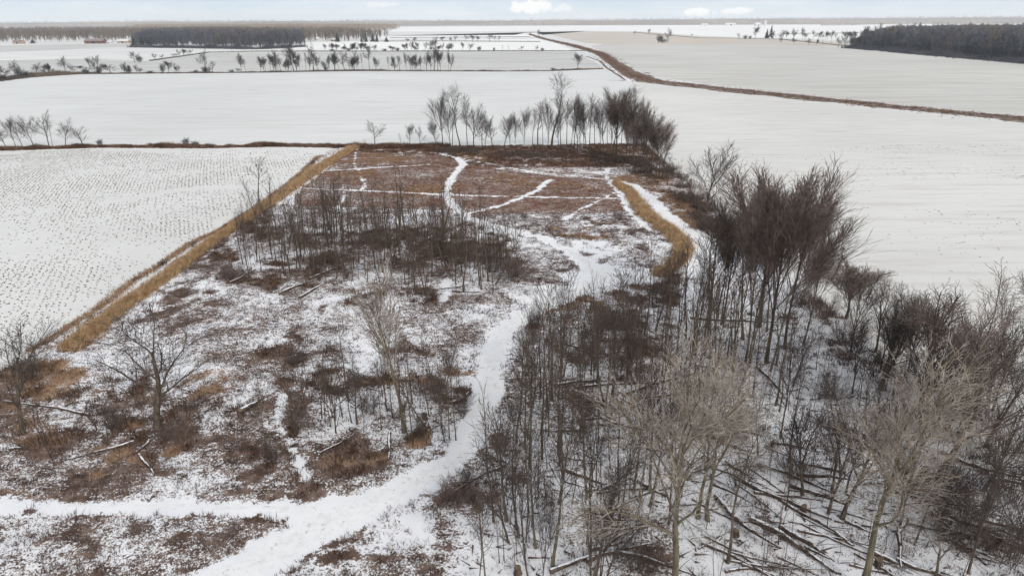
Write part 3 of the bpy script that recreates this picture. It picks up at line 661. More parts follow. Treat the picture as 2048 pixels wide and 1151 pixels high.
def spec_vase(nl=9, lead=.78, ang=24, tw=7, start=.22, fine=6, a2=30, a3=28):
    return [dict(n=6, crook=.03, up=.03, tip=.3, L=.8), dict(num=nl, start=start, ang=ang, len=lead, n=5, crook=.06, up=.09, rk=.62, rmin=.04, shape='even', angtop=.4),
            dict(num=tw * 2, start=.2, ang=a2, len=.38, n=3, crook=.07, up=.09, rk=.45, rmin=.02, ref=8.0),
            dict(num=fine, start=.1, ang=a3, len=.5, n=2, crook=.07, up=.07, rk=.55, rmin=.013, ref=3.0, shape='even'),
            dict(num=4, start=.2, ang=28, len=.6, n=1, crook=.07, up=.04, rk=.6, rmin=.009, ref=1.5, shape='even')]
def spec_round(nl=8, lead=.62, ang=50, start=.3, crook=.16):
    return [dict(n=6, crook=.07, up=.03, tip=.35, L=.7), dict(num=nl, start=start, ang=ang, len=lead, n=5, crook=crook, up=.06, rk=.6, rmin=.035, shape='even', angtop=.45),
            dict(num=13, start=.15, ang=42, len=.42, n=3, crook=.16, up=.04, rk=.5, rmin=.02, ref=6.0),
            dict(num=7, start=.1, ang=40, len=.48, n=2, crook=.14, up=.03, rk=.55, rmin=.014, ref=2.5, shape='even'),
            dict(num=4, start=.2, ang=38, len=.6, n=1, crook=.1, up=.02, rk=.6, rmin=.010, ref=1.2, shape='even')]
for k in range(6): T['pole%d' % k] = Tree(10 + k, 9, .075, spec_pole(12 + 2 * k, .15 + .015 * k), 'bark_dark', 'twig_dark')
for k in range(3): T['forest%d' % k] = Tree(30 + k, 18, .20, spec_forest(18 + 3 * k, .24 + .03 * k), 'bark_olive', 'twig_dark')
for k in range(2): T['vase%d' % k] = Tree(40 + k, 17, .15, spec_vase(13 + k, .72, 23, 9, .42, 7, 20, 20), 'bark_dark', 'twig_mauve')
for k in range(2): T['fan%d' % k] = Tree(45 + k, 17, .14, spec_vase(8 + k, .8, 18, 6, .28, 6, 22, 22), 'bark_dark', 'twig_row')
for k in range(3): T['round%d' % k] = Tree(50 + k, 12, .15, spec_round(8, .6, 48), 'bark_dark', 'twig_row')
for k in range(2): T['open%d' % k] = Tree(60 + k, 15, .16, spec_round(8, .62, 34, .3, .11), 'bark_dark', 'twig_row')
for k in range(2): T['pale%d' % k] = Tree(70 + k, 17, .21, spec_round(10, .6, 46, .42, .18), 'bark_olive', 'twig_tan', split_lvl=1)
for k in range(3): T['old%d' % k] = Tree(95 + k, 16, .27, spec_round(8, .58, 34, .3, .13), 'bark_dark', 'twig_row' if k < 2 else 'twig_mauve', split_lvl=1)
T['palefan'] = Tree(80, 16, .12, spec_vase(12, .6, 17, 7, .42, 6), 'bark_olive', 'twig_tan')
for k in range(2): T['tall%d' % k] = Tree(85 + k, 20, .2, spec_round(7, .42, 36, .42, .11), 'bark_olive', 'twig_row')
T['shrub0'] = Tree(90, 2.6, .028, [dict(n=4, crook=.12, up=.02), dict(num=9, start=.2, ang=35, len=.42, n=2, crook=.14, up=.03, rk=.5, rmin=.010, shape='even'), dict(num=6, start=.1, ang=35, len=.5, n=1, crook=.1, up=.02, rk=.6, rmin=.008, shape='even', ref=1.0)], 'twig_mauve', 'twig_mauve', stems=26, stem_spread=.7, stem_tilt=.8)
T['shrub1'] = Tree(91, 3.2, .03, T['shrub0'].spec, 'twig_dark', 'twig_dark', stems=16, stem_spread=.5, stem_tilt=.5)
T['thorn'] = Tree(92, 4.5, .09, spec_round(9, .7, 55, .12, .25), 'bark_dark', 'twig_dark')

def lowpoly(src, maxlvl, rmul=1.6, mat=None):
    """single-mesh tree for the far hedgerows: limbs and the thicker twigs"""
    polys = [(p, [r * (rmul if l > 1 else 1.2) for r in rad], l) for p, rad, l in src.out if l <= maxlvl]
    me = tubes(polys, mat or src.mats[1], (5, 3, 3, 3)); me.name = 'bare_tree'; return me
FAR = {k: (lowpoly(T[k], 4, 1.8, 'twig_far'), T[k].h, T[k].w) for k in ('fan0', 'fan1', 'round0', 'round1', 'round2', 'open0', 'open1', 'forest0', 'forest1', 'forest2', 'pole3', 'pole5', 'shrub1', 'tall0')}

PR = random.Random(5)
def place(kind, px, pb, pt, name, label, cat='tree', group=None, wpx=None, tilt=None, far=False, z0=None, rz=None, lowparts=False):
    """put a tree with its foot at image point (px, pb) of the level ground and its top at row pt"""
    x, y = G(px, pb); h = height_at(x, y, pt)
    src = T[kind]
    z = float(ground_z(x, y)) - 0.02 if z0 is None else z0
    sz = h / src.h
    sxy = (wpx / ppm(x, y) / src.w) if wpx else sz * PR.uniform(.85, 1.1)
    rz = PR.uniform(0, 6.28) if rz is None else rz
    if far:
        o = link(name, FAR[kind][0]); o.location = (x, y, z); o.rotation_euler = (0, 0, rz); o.scale = (sxy, sxy, sz)
        root = o
    else:
        root = empty(name, (x, y, z), rz); root.scale = (sxy, sxy, sz)
        link('trunk', src.trunk, root)
        if src.crown: link('crown', src.crown, root)
    if tilt:
        # lean in picture plane (deg, + = to the right) about the foot
        root.rotation_mode = 'XYZ'
        q = Matrix.Rotation(math.radians(tilt), 4, 'Y') @ Matrix.Rotation(rz, 4, 'Z')
        root.rotation_euler = q.to_euler()
    tag(root, label, cat, group)
    return root
ORD = ['first', 'second', 'third', 'fourth', 'fifth', 'sixth', 'seventh', 'eighth', 'ninth', 'tenth', 'eleventh', 'twelfth', 'thirteenth', 'fourteenth', 'fifteenth', 'sixteenth', 'seventeenth', 'eighteenth', 'nineteenth', 'twentieth']

# --- the key trees
place('vase0', 1532, 728, 300, 'bare_tree', 'tallest dense twigged tree of the big purple brown clump right of the trail', wpx=150, group='dense twigged trees of the big clump', tilt=0)
place('vase1', 1490, 728, 330, 'bare_tree', 'dense tree at the left front of the big purple brown clump', wpx=105, group='dense twigged trees of the big clump', tilt=-2)
place('vase1', 1569, 700, 330, 'bare_tree', 'dense tree at the right side of the big purple brown clump', wpx=150, group='dense twigged trees of the big clump', tilt=2, rz=2.1)
place('vase0', 1445, 650, 385, 'bare_tree', 'leaning dark tree at the left edge of the big purple brown clump', wpx=85, group='dense twigged trees of the big clump', tilt=2, rz=4)
place('vase0', 1517, 656, 322, 'bare_tree', 'dense tree at the back of the big purple brown clump', wpx=170, group='dense twigged trees of the big clump', rz=1)
place('vase1', 1606, 690, 450, 'bare_tree', 'short dense tree at the right foot of the big purple brown clump', wpx=85, group='dense twigged trees of the big clump', tilt=3)
place('forest1', 1409, 708, 440, 'bare_tree', 'straight slim tree left of the big clump with foot on open snow', wpx=90)
place('forest0', 1387, 690, 470, 'bare_tree', 'slimmest straight tree left of the big clump beside the reed curve', wpx=70)
place('forest2', 1415, 662, 400, 'bare_tree', 'dark straight tree touching the left of the big clump', wpx=80)
place('fan1', 1412, 430, 272, 'bare_tree', 'lone vase shaped tree on the edge of the right field', wpx=88)
place('vase0', 1693, 636, 518, 'bare_tree', 'small fan shaped tree right of the big clump against the white field', wpx=115, tilt=5)
place('old2', 1840, 850, 535, 'bare_tree', 'tree with long arching limbs at the right wood edge', wpx=170, tilt=3)
place('old2', 1872, 966, 550, 'bare_tree', 'leaning dark trunk with purple twigs at the right wood edge', wpx=190, tilt=2, rz=3)
place('old0', 2060, 860, 505, 'bare_tree', 'sparse crooked tree leaning in from the right picture edge', wpx=150, tilt=-3)
place('old1', 1760, 780, 560, 'bare_tree', 'thin tree behind the big pale tree on the right', wpx=120, rz=2, tilt=6)
place('pale0', 1348, 1195, 640, 'bare_tree', 'pale twigged big tree with smooth olive trunk at bottom centre', wpx=300, tilt=0, group=None)
place('pale1', 1722, 1185, 660, 'bare_tree', 'pale twigged big tree with forked olive trunk at bottom right', wpx=330, tilt=-1)
place('pale1', 1415, 1045, 700, 'bare_tree', 'dark twin trunked tree with pale twigs behind the centre tree', wpx=190, tilt=2, rz=3)
place('pale0', 1395, 1040, 720, 'bare_tree', 'shorter twin of the dark trunked pair behind the centre tree', wpx=160, tilt=-1, rz=2)
place('old1', 1683, 1040, 760, 'bare_tree', 'dark trunk half hidden behind the forked pale tree', wpx=120, tilt=3)
place('old0', 48, 872, 652, 'bare_tree', 'gnarled thick trunked tree at the left picture edge', wpx=170, tilt=1)
place('old1', 318, 862, 600, 'bare_tree', 'dark forked tree in the left foreground of the meadow', wpx=210, tilt=-2)
place('palefan', 808, 868, 512, 'bare_tree', 'tall pale slender tree leaning left in mid meadow', wpx=130, tilt=-2)
place('forest0', 518, 405, 312, 'bare_tree', 'thin pale tree beside the golden strip and stubble field', wpx=55, tilt=-2)
place('round0', 750, 291, 237, 'bare_tree', 'lone small round tree on the hedge behind the meadow', wpx=50)
# small trees in the lower middle
for (kd, px, pb, pt, w, tl, lab) in (
    ('thorn', 672, 868, 745, 80, 0, 'crooked thorn tree with bushy top left of the pale slender tree'),
    ('round2', 715, 850, 710, 85, 3, 'open crooked small tree beside the pale slender tree'),
    ('thorn', 612, 830, 690, 60, 0, 'small dark tree standing above the brush pile of mid meadow'),
    ('thorn', 195, 862, 790, 80, 0, 'low round dark thorn bush with single stem on the left'),
    ('thorn', 402, 848, 775, 120, 0, 'wide flat topped thorn bush right of the dark forked tree'),
    ('thorn', 110, 935, 790, 60, 0, 'narrow thorn tree below the gnarled edge tree'),
    ('forest0', 912, 882, 690, 45, 0, 'tallest straight pole tree at the trail bend'),
    ('forest1', 899, 880, 700, 40, 2, 'second straight pole tree at the trail bend'),
    ('forest2', 885, 872, 740, 36, 0, 'third straight pole tree at the trail bend'),
    ('forest0', 533, 900, 720, 40, 0, 'straight thin tree left of the small snow trail'),
    ('forest2', 975, 1190, 960, 60, 0, 'short dark tree at bottom centre left'),
    ('open0', 1060, 1190, 880, 110, 0, 'slim tree rising from the bottom edge left of the pale tree'),
    ('open1', 1185, 1195, 800, 150, 2, 'tree with long steep limbs at the bottom edge'),
    ('round0', 1935, 1150, 880, 130, 0, 'bushy small tree at the bottom right'),
    ('round2', 1965, 985, 790, 140, 12, 'small dark tree leaning right at the right edge'),
    ('round1', 2040, 1190, 850, 170, 0, 'tangled tree in the bottom right corner'),
    ('round0', 1560, 880, 660, 90, 0, 'thin twiggy tree below the big clump'),
    ('open0', 1655, 1030, 700, 140, -4, 'tree with curved stem left of the forked pale tree'),
    ('forest1', 1125, 960, 690, 70, 0, 'straight dark tree above the fallen logs of the right wood'),
    ('forest2', 1050, 900, 660, 55, 0, 'straight dark tree near the right side of the trail')):
    place(kd, px, pb, pt, 'thorn_tree' if kd == 'thorn' else 'bare_tree', lab, wpx=w, tilt=tl)
# slim trees crowding the near right wood
g9 = random.Random(9)
def crowd(n, xr, yr, kinds, hr, where, wr):
    pp = sorted((g9.uniform(*xr), g9.uniform(*yr)) for _ in range(n))
    for i, (px, pb) in enumerate(pp):
        x, y = G(px, pb); h = g9.uniform(*hr); _, pt = proj(x, y, h)
        side = 'from left' if i <= n // 2 else 'from right'; k = i if i <= n // 2 else n - 1 - i
        place(kinds[i % len(kinds)], px, pb, float(pt), 'bare_tree', 'slim dark tree, %s %s %s' % (ORD[k], side, where), wpx=g9.uniform(*wr), group='slim dark trees ' + where, tilt=g9.gauss(0, 2.5))
crowd(12, (1060, 1330), (720, 900), ['forest0', 'fan0', 'forest1', 'tall0'], (9, 13), 'in the upper left part of the right wood', (40, 90))
crowd(9, (1000, 1300), (960, 1190), ['forest2', 'open0', 'forest1', 'fan1'], (7, 11), 'between trail and pale centre tree near the bottom', (60, 120))
crowd(10, (1580, 2060), (760, 1000), ['open1', 'fan1', 'old2', 'round1'], (6, 10), 'in the upper right corner of the right wood', (70, 130))
crowd(9, (1700, 1830), (690, 790), ['fan1', 'fan0', 'old2'], (7, 11), 'in the belt right of the big clump', (50, 90))
crowd(9, (1840, 2060), (790, 900), ['fan0', 'open0', 'fan1', 'open1'], (9, 13.5), 'along the right field edge', (80, 140))
crowd(7, (1780, 2080), (1020, 1190), ['round0', 'open1', 'fan0'], (5, 9), 'near the bottom right corner', (90, 160))
crowd(8, (1350, 1600), (640, 760), ['forest1', 'forest2', 'tall1'], (9, 14), 'around the foot of the big clump', (40, 80))
# --- back wood behind the meadow, left to right
BACK = [('fan0', 886, 296, 174, 52, 'slim tall'), ('tall0', 921, 297, 160, 60, 'tall straight'), ('fan1', 948, 296, 200, 46, 'bushy'), ('forest1', 905, 297, 215, 30, 'thin'),
        ('open1', 985, 297, 222, 50, 'crooked'), ('round1', 1008, 297, 228, 44, 'bushy topped'), ('fan0', 1030, 297, 222, 26, 'narrow'), ('forest0', 1075, 297, 204, 56, 'medium grey'),
        ('tall1', 1103, 296, 142, 88, 'tallest thick trunked'), ('forest1', 1086, 296, 200, 22, 'thin'), ('forest2', 1133, 296, 195, 26, 'thin'), ('fan0', 1148, 297, 180, 36, 'tall thin'),
        ('forest0', 1160, 296, 190, 24, 'thin'), ('fan1', 1172, 297, 196, 34, 'thin'), ('forest2', 1190, 297, 208, 24, 'thin'), ('open0', 1208, 300, 196, 46, 'leaning'),
        ('forest1', 1222, 310, 205, 28, 'thin'), ('vase0', 1232, 318, 164, 66, 'large spreading'), ('fan0', 1252, 322, 185, 40, 'dark'), ('fan1', 1268, 335, 180, 42, 'dark dense'),
        ('vase1', 1283, 340, 188, 46, 'dense dark'), ('vase0', 1303, 335, 225, 44, 'low dense'), ('fan1', 1296, 352, 205, 50, 'dark dense'), ('round0', 1318, 352, 255, 48, 'low spreading'), ('vase1', 1266, 348, 230, 46, 'low dense'), ('round1', 1335, 372, 300, 40, 'short bushy')]
BACK += [('forest0', 1142, 303, 190, 26, 'straight'), ('fan1', 1155, 306, 200, 34, 'slim'), ('forest2', 1178, 304, 184, 28, 'straight'), ('fan0', 1200, 308, 190, 34, 'slim'), ('forest1', 1240, 326, 175, 30, 'straight'), ('vase1', 1258, 330, 200, 42, 'dense'), ('fan0', 1288, 345, 215, 44, 'slim'), ('vase0', 1312, 350, 240, 40, 'dense'), ('open1', 1225, 320, 170, 60, 'spreading'), ('round2', 965, 298, 232, 36, 'low'), ('fan1', 1118, 300, 215, 30, 'slim'), ('fan0', 872, 298, 235, 34, 'low'), ('round0', 1325, 362, 270, 44, 'low')]
BACK += [('fan0', 1048, 298, 205, 30, 'slim'), ('forest1', 1064, 300, 215, 26, 'thin'), ('fan1', 1095, 299, 190, 34, 'slim'), ('forest2', 1122, 300, 185, 26, 'thin'), ('open1', 1168, 300, 178, 40, 'open'), ('forest0', 1214, 306, 180, 28, 'thin'), ('fan1', 900, 297, 200, 30, 'slim'), ('forest2', 935, 297, 185, 28, 'straight'), ('round1', 970, 299, 226, 36, 'bushy'), ('fan0', 1020, 298, 218, 28, 'slim')]
BACK.sort(key=lambda t: t[1])
for i, (kd, px, pb, pt, w, adj) in enumerate(BACK):
    side = 'from the left' if i < 20 else ('right of the middle' if i < 35 else 'from the right'); n = i if i < 20 else i - 20 if i < 35 else len(BACK) - 1 - i
    place(kd, px, pb, pt, 'bare_tree', '%s tree, %s %s in wood behind the meadow' % (adj, ORD[n], side), wpx=w, group='bare trees of the back wood')
for i, (kd, px, pb, pt, w, adj) in enumerate([('open1', 14, 298, 240, 40, 'leaning'), ('fan0', 32, 297, 226, 30, 'slim'), ('open0', 47, 298, 232, 30, 'crooked'), ('fan1', 69, 297, 224, 36, 'slim straight'), ('round0', 99, 296, 217, 52, 'widest round'), ('forest0', 106, 296, 235, 20, 'thin'), ('open0', 131, 295, 234, 38, 'forked'), ('round2', 166, 295, 250, 46, 'low crooked')]):
    place(kd, px, pb, pt, 'bare_tree', '%s bare tree, %s from the left on the hedge behind the stubble field' % (adj, ORD[i]), wpx=w, group='bare trees at the left end of the hedge')
for i, (kd, px, pb, pt, w, adj) in enumerate([('pole5', 803, 294, 265, 12, 'tiny'), ('fan0', 820, 294, 243, 22, 'slim'), ('round1', 842, 294, 250, 24, 'dark bushy'), ('shrub1', 712, 294, 282, 22, 'shrubby'), ('shrub1', 766, 293, 282, 18, 'shrubby'), ('pole3', 728, 294, 280, 10, 'tiny')]):
    place(kd, px, pb, pt, 'bare_tree', '%s tree near the lone round tree on the hedge' % adj, wpx=w, group='small hedge trees by the lone round tree')
for i, (px, w, pt) in enumerate(((200, 16, 275), (300, 12, 283), (372, 20, 272), (392, 22, 280), (560, 18, 283), (640, 14, 284))):
    place('shrub1', px, 292, pt, 'shrub', 'small grey shrub, %s from the left on the hedge bottom behind the stubble' % ORD[i], 'shrub', wpx=w, far=True)

# --- far hedgerow trees (single meshes, their parts are too small to show)
def row(items, base, where, group):
    items = sorted(items, key=lambda t: t[1])
    n = len(items)
    for i, (kd, px, pt, w) in enumerate(items):
        pb = base(px) if callable(base) else base
        k = i if i <= n // 2 else n - 1 - i
        side = 'from left' if i <= n // 2 else 'from right'
        adj = 'shrub like' if kd == 'shrub1' else {'f': 'slender', 'r': 'round crowned', 'o': 'open crowned', 'p': 'thin', 't': 'tall'}[kd[0]]
        place(kd, px, pb, pt, 'hedgerow_tree', '%s tree, %s %s %s' % (adj, ORD[k], side, where), wpx=w, far=True, z0=0, group=group)
def r2(px): return float(np.interp(px, [300, 420, 520, 1180], [122, 106, 103, 102.5]))
def r1(px): return float(np.interp(px, [-200, 0, 100, 300, 500, 700, 1000, 1100, 1205], [180, 162, 149, 147, 145.5, 142, 143, 142, 138]))
row([('round0', 12, 128, 30), ('round1', 30, 118, 26), ('shrub1', 50, 138, 20), ('open0', 72, 124, 24), ('open1', 90, 126, 18), ('shrub1', 5, 145, 22), ('shrub1', 60, 143, 22)], r1, 'in the far left corner cluster', 'trees of the far left corner cluster')
row([('round0', 132, 110, 30), ('round1', 148, 127, 16), ('shrub1', 170, 136, 14), ('round2', 222, 128, 28), ('open1', 250, 122, 18), ('fan0', 262, 128, 10), ('round1', 274, 128, 16), ('shrub1', 300, 140, 16), ('fan0', 338, 118, 18), ('forest0', 350, 126, 12), ('shrub1', 392, 138, 12), ('round0', 412, 96, 28), ('forest1', 425, 122, 16), ('fan1', 482, 103, 18), ('forest0', 492, 118, 10)], r1, 'along the left half of the first hedgerow', 'trees in the left half of the first hedgerow')
row([('fan0', 522, 108, 16), ('forest0', 532, 112, 10), ('forest1', 541, 112, 10), ('round0', 553, 98, 26), ('forest2', 562, 115, 12), ('open0', 588, 84, 34), ('open1', 594, 82, 30), ('fan0', 600, 104, 10), ('forest1', 612, 104, 8), ('round1', 628, 86, 24), ('shrub1', 652, 128, 12), ('fan1', 669, 104, 20), ('open0', 690, 98, 26)], r1, 'in the middle of the first hedgerow', 'trees in the middle of the first hedgerow')
row([('fan0', 706, 108, 12), ('fan1', 714, 106, 12), ('forest0', 725, 106, 8), ('tall0', 739, 84, 22), ('round0', 754, 112, 14), ('forest1', 778, 112, 8), ('fan0', 789, 108, 12), ('forest2', 800, 110, 12), ('fan1', 813, 100, 8), ('forest0', 822, 108, 16), ('fan0', 833, 104, 8)], r1, 'in the right middle part of the first hedgerow', 'trees in the right middle of the first hedgerow')
row([('fan1', 842, 108, 12), ('open0', 853, 98, 20), ('fan0', 862, 106, 14), ('open1', 869, 86, 16), ('fan1', 875, 90, 16), ('fan0', 881, 98, 14), ('round1', 901, 106, 18), ('shrub1', 1107, 134, 14), ('shrub1', 1125, 136, 8), ('fan0', 1155, 102, 18)], r1, 'along the right end of the first hedgerow', 'trees at the right end of the first hedgerow')
g8 = random.Random(8)
row([(g8.choice(['fan0', 'fan1', 'open0', 'forest0']), g8.uniform(515, 905), g8.uniform(96, 122), g8.uniform(9, 20)) for _ in range(26)], r1, 'of the thinner ones filling the first hedgerow', 'thin filler trees of the first hedgerow')
row([(g8.choice(['fan0', 'round1', 'shrub1', 'open0']), g8.uniform(0, 500), g8.uniform(120, 138), g8.uniform(10, 20)) for _ in range(20)], r1, 'of the low ones in the left hedgerow', 'low trees of the left hedgerow')
row([(g8.choice(['fan0', 'fan1', 'round0']), g8.uniform(640, 900), g8.uniform(82, 94), g8.uniform(8, 15)) for _ in range(22)], r2, 'of the thin ones in the second hedgerow', 'thin trees of the second hedgerow')
row([(g8.choice(['fan0', 'round1', 'round0']), g8.uniform(1560, 1720), g8.uniform(58, 68), g8.uniform(9, 16)) for _ in range(16)], 79, 'of the low far trees left of the right wood', 'low far trees left of the right wood')
row([('round1', 180, 112, 22), ('round0', 196, 108, 26), ('shrub1', 160, 130, 20), ('shrub1', 210, 125, 18)], 137, 'in the small clump behind the left hedgerow', 'trees of the small clump behind the left hedgerow')
row([('round2', 270, 102, 20), ('shrub1', 280, 108, 20)], 125, 'on the slanting field edge', 'dark bushes on the slanting field edge')
row([('round1', 312, 106, 14), ('round0', 325, 108, 12), ('round2', 348, 106, 16), ('fan0', 368, 96, 14), ('round1', 380, 98, 14), ('round0', 358, 97, 12)], r2, 'on the slanting hedge before the dark wood', 'trees on the slanting hedge')
row([('forest0', 612, 88, 6), ('fan0', 650, 86, 8), ('shrub1', 665, 97, 14), ('fan1', 685, 92, 10), ('shrub1', 697, 95, 14), ('fan0', 722, 84, 10), ('fan1', 748, 88, 12), ('shrub1', 770, 96, 12), ('round1', 782, 90, 12), ('shrub1', 795, 93, 14), ('fan0', 815, 84, 10), ('fan1', 823, 80, 10)], r2, 'along the left half of the second hedgerow', 'trees in the left half of the second hedgerow')
row([('fan0', 835, 82, 10), ('round1', 850, 82, 12), ('fan1', 862, 78, 14), ('fan0', 872, 76, 12), ('round0', 886, 84, 12), ('fan1', 905, 84, 10), ('round2', 940, 86, 16), ('fan0', 925, 82, 8), ('shrub1', 958, 90, 12), ('shrub1', 988, 93, 6), ('pole3', 1005, 90, 5), ('pole5', 1018, 90, 6), ('round1', 1043, 91, 12), ('round0', 1074, 90, 12), ('shrub1', 1085, 94, 10)], r2, 'along the right half of the second hedgerow', 'trees in the right half of the second hedgerow')
row([('fan0', 815, 76, 10), ('fan1', 830, 74, 12), ('round0', 872, 72, 14), ('fan0', 885, 72, 12), ('round1', 910, 69, 10), ('round0', 932, 67, 14), ('fan0', 945, 68, 12), ('fan1', 955, 70, 10), ('round2', 979, 66, 14), ('round0', 990, 70, 8), ('round1', 998, 71, 8), ('fan1', 900, 74, 8)], 84, 'in the third row of far trees', 'trees of the third far row')
row([('shrub1', 1318, 66, 14), ('fan0', 1324, 70, 10), ('open0', 1336, 55, 16), ('shrub1', 1326, 76, 22)], 86, 'in the little clump in the tan field', 'trees of the little clump in the tan field')
row([('open1', 1079, 57, 14), ('round0', 1061, 63, 6)], 76, 'at the far end of the long ditch', 'trees at the far end of the long ditch')
row([('round1', 1268, 61, 7), ('fan0', 1298, 56, 6), ('shrub1', 1384, 68, 6)], 71, 'beyond the far edge of the tan field', 'small trees beyond the tan field')
row([('round1', 1478, 65, 9), ('shrub1', 1490, 68, 10), ('fan0', 1510, 50, 14), ('shrub1', 1500, 69, 8), ('round0', 1546, 60, 14), ('round1', 1565, 58, 18), ('fan0', 1572, 60, 10), ('round0', 1587, 55, 14), ('fan1', 1605, 52, 8), ('round1', 1626, 58, 10), ('fan0', 1640, 60, 8), ('fan1', 1655, 60, 8), ('round2', 1690, 61, 14)], 79, 'in the row of small far trees on the right', 'small far trees on the right')
row([('open0', 1562, 73, 9), ('fan1', 1588, 75, 9), ('open1', 1617, 75, 14), ('fan0', 1633, 77, 8), ('pole3', 1645, 80, 5), ('pole5', 1660, 81, 4), ('round0', 1676, 72, 20), ('round1', 1690, 68, 18), ('fan1', 1703, 70, 14), ('fan0', 1718, 66, 14)], lambda px: float(np.interp(px, [1550, 1660, 1720], [86, 94, 98])), 'on the field edge left of the right dark wood', 'trees on the field edge by the right wood')

# conifers
def conifer_mesh(seed):
    R = random.Random(seed); V = []; Fc = []
    def tri(a, b, c): Fc.append((len(V), len(V) + 1, len(V) + 2)); V.extend([a, b, c])
    for lay in range(14):
        z = 0.8 + lay * .62; rad = (1 - lay / 15) * 2.3
        for k in range(12):
            a = R.random() * 6.28; r = rad * R.uniform(.7, 1.15); w = r * .3
            dx, dy = math.cos(a), math.sin(a)
            tri((0, 0, z + .8), (dx * r - dy * w, dy * r + dx * w, z - .25 * r), (dx * r + dy * w, dy * r - dx * w, z - .25 * r + R.uniform(-.2, .2)))
            tri((dx * .2, dy * .2, z + .3), (dx * r * 1.1, dy * r * 1.1, z - .35 * r), (dx * r * .6, dy * r * .6, z + .1))
    return np_mesh('conifer', np.array(V), np.array(Fc), 'conifer')
CM = [conifer_mesh(1), conifer_mesh(2)]
for i, (px, pb, pt, w) in enumerate([(268, 94, 70, 14), (285, 94, 72, 16), (301, 94, 70, 10), (66, 87, 77, 12), (675, 84, 65, 12), (732, 84, 60, 9), (746, 84, 66, 11), (754, 84, 69, 9), (773, 84, 73, 10), (1541, 77, 50, 12), (1533, 77, 58, 10), (723, 84, 68, 6)]):
    x, y = G(px, pb); h = height_at(x, y, pt)
    c = link('pine_tree', CM[i % 2]); c.location = (x, y, 0); s = h / 9.6; c.scale = (w / ppm(x, y) / 4.4, w / ppm(x, y) / 4.4, s); c.rotation_euler = (0, 0, i)
    tag(c, 'dark green pine, %s from the left of the far pines' % ORD[sorted([268, 285, 301, 66, 675, 732, 746, 754, 773, 1541, 1533, 723]).index(px)], 'pine tree', 'dark pines among the far fields')

# ------------------------------------------------------------------ distant woods, each one mass
def spray_tree(nsp, rr):
    """low-poly bare tree: trunk sliver and a fan of twig sprays; unit height"""
    tr = []
    tr.append([(-.012, 0, 0), (.012, 0, 0), (0, 0, .8)]); tr.append([(0, -.012, 0), (0, .012, 0), (0, 0, .8)])
    for k in range(nsp):
        a = rr.random() * 6.28; z0 = .02 + .7 * rr.random() ** .8; el = rr.uniform(.15, .8); L = rr.uniform(.22, .38)
        z1 = min(1, z0 + L); r = L * el; w = rr.uniform(.012, .03)
        r0 = rr.random() * .08
        c, s = math.cos(a), math.sin(a)
        tr.append([(c * r0, s * r0, z0), (c * r - s * w, s * r + c * w, z1 - .05), (c * r * 1.1 + s * w, s * r * 1.1 - c * w, z1)])
    return np.array(tr)
def forest(name, xy, h, w, nsp, mat, label, z=0.0, seed=0):
    rr = random.Random(seed)
    temps = [spray_tree(nsp, rr) for _ in range(6)]
    n = len(xy); out = []
    g = np.random.default_rng(seed)
    which = g.integers(0, 6, n)
    hs = h * g.triangular(.5, .95, 1.2, n) if np.isscalar(h) else h * g.uniform(.8, 1.1, n)
    zz = np.broadcast_to(z, (n,))
    for k in range(6):
        s = which == k; m_ = s.sum()
        if m_ == 0: continue
        t = temps[k]; ang = g.random(m_) * 6.28; c, si = np.cos(ang), np.sin(ang)
        X = (t[None, :, :, 0] * c[:, None, None] - t[None, :, :, 1] * si[:, None, None]) * w * hs[s][:, None, None] + xy[s, 0][:, None, None]
        Y = (t[None, :, :, 0] * si[:, None, None] + t[None, :, :, 1] * c[:, None, None]) * w * hs[s][:, None, None] + xy[s, 1][:, None, None]
        Z = t[None, :, :, 2] * hs[s][:, None, None] + zz[s][:, None, None]
        out.append(np.stack([X, Y, Z], -1).reshape(-1, 3))
    stuff(name, np.concatenate(out), mat, label, 'woodland')
def scatter_px(poly, n, seed=0):
    """points uniform on the ground inside a ground outline given by image points"""
    P = np.array([G(a, b) for a, b in poly]); g = np.random.default_rng(seed); out = []
    lo, hi = P.min(0), P.max(0); cnt = 0
    while cnt < n:
        q = g.uniform(lo, hi, (n * 3, 2)); k = in_poly(q[:, 0], q[:, 1], [tuple(p) for p in P]); out.append(q[k]); cnt += k.sum()
    return np.concatenate(out)[:n]
forest('woodland', scatter_px([(1720, 98), (1850, 109), (2048, 126), (2500, 165), (2800, 110), (2400, 68), (2048, 63), (1900, 64), (1780, 72), (1730, 84)], 6500, 1), 19, .95, 46, 'far_dark', 'dark leafless wood on the right beyond the ploughed field', seed=1)
forest('woodland', scatter_px([(270, 94), (400, 96), (520, 98), (580, 96), (610, 92), (600, 78), (450, 68), (340, 70), (290, 78)], 2400, 2), 19, 1.0, 50, 'far_dark', 'dark leafless wood on the left behind the white field', seed=2)
forest('woodland', scatter_px([(-100, 86), (60, 85), (260, 83), (420, 80), (600, 79), (620, 84), (740, 84), (780, 74), (640, 62), (420, 60), (250, 62), (-100, 64)], 5500, 3), 19, 1.1, 26, 'far_wood', 'brown woods behind the red barn', seed=3)
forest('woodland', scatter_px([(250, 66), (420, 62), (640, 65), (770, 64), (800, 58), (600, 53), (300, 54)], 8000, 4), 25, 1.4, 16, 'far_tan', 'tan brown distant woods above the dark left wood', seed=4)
forest('woodland', scatter_px([(-300, 52), (300, 52), (700, 54.5), (1000, 53.5), (1130, 52), (1500, 50.5), (2400, 46.5), (2400, 44), (1500, 46.5), (1024, 48), (500, 49.5), (-300, 49)], 12000, 5), 25, 2.4, 10, 'far_tan', 'pale brown line of woods along the horizon', seed=5)
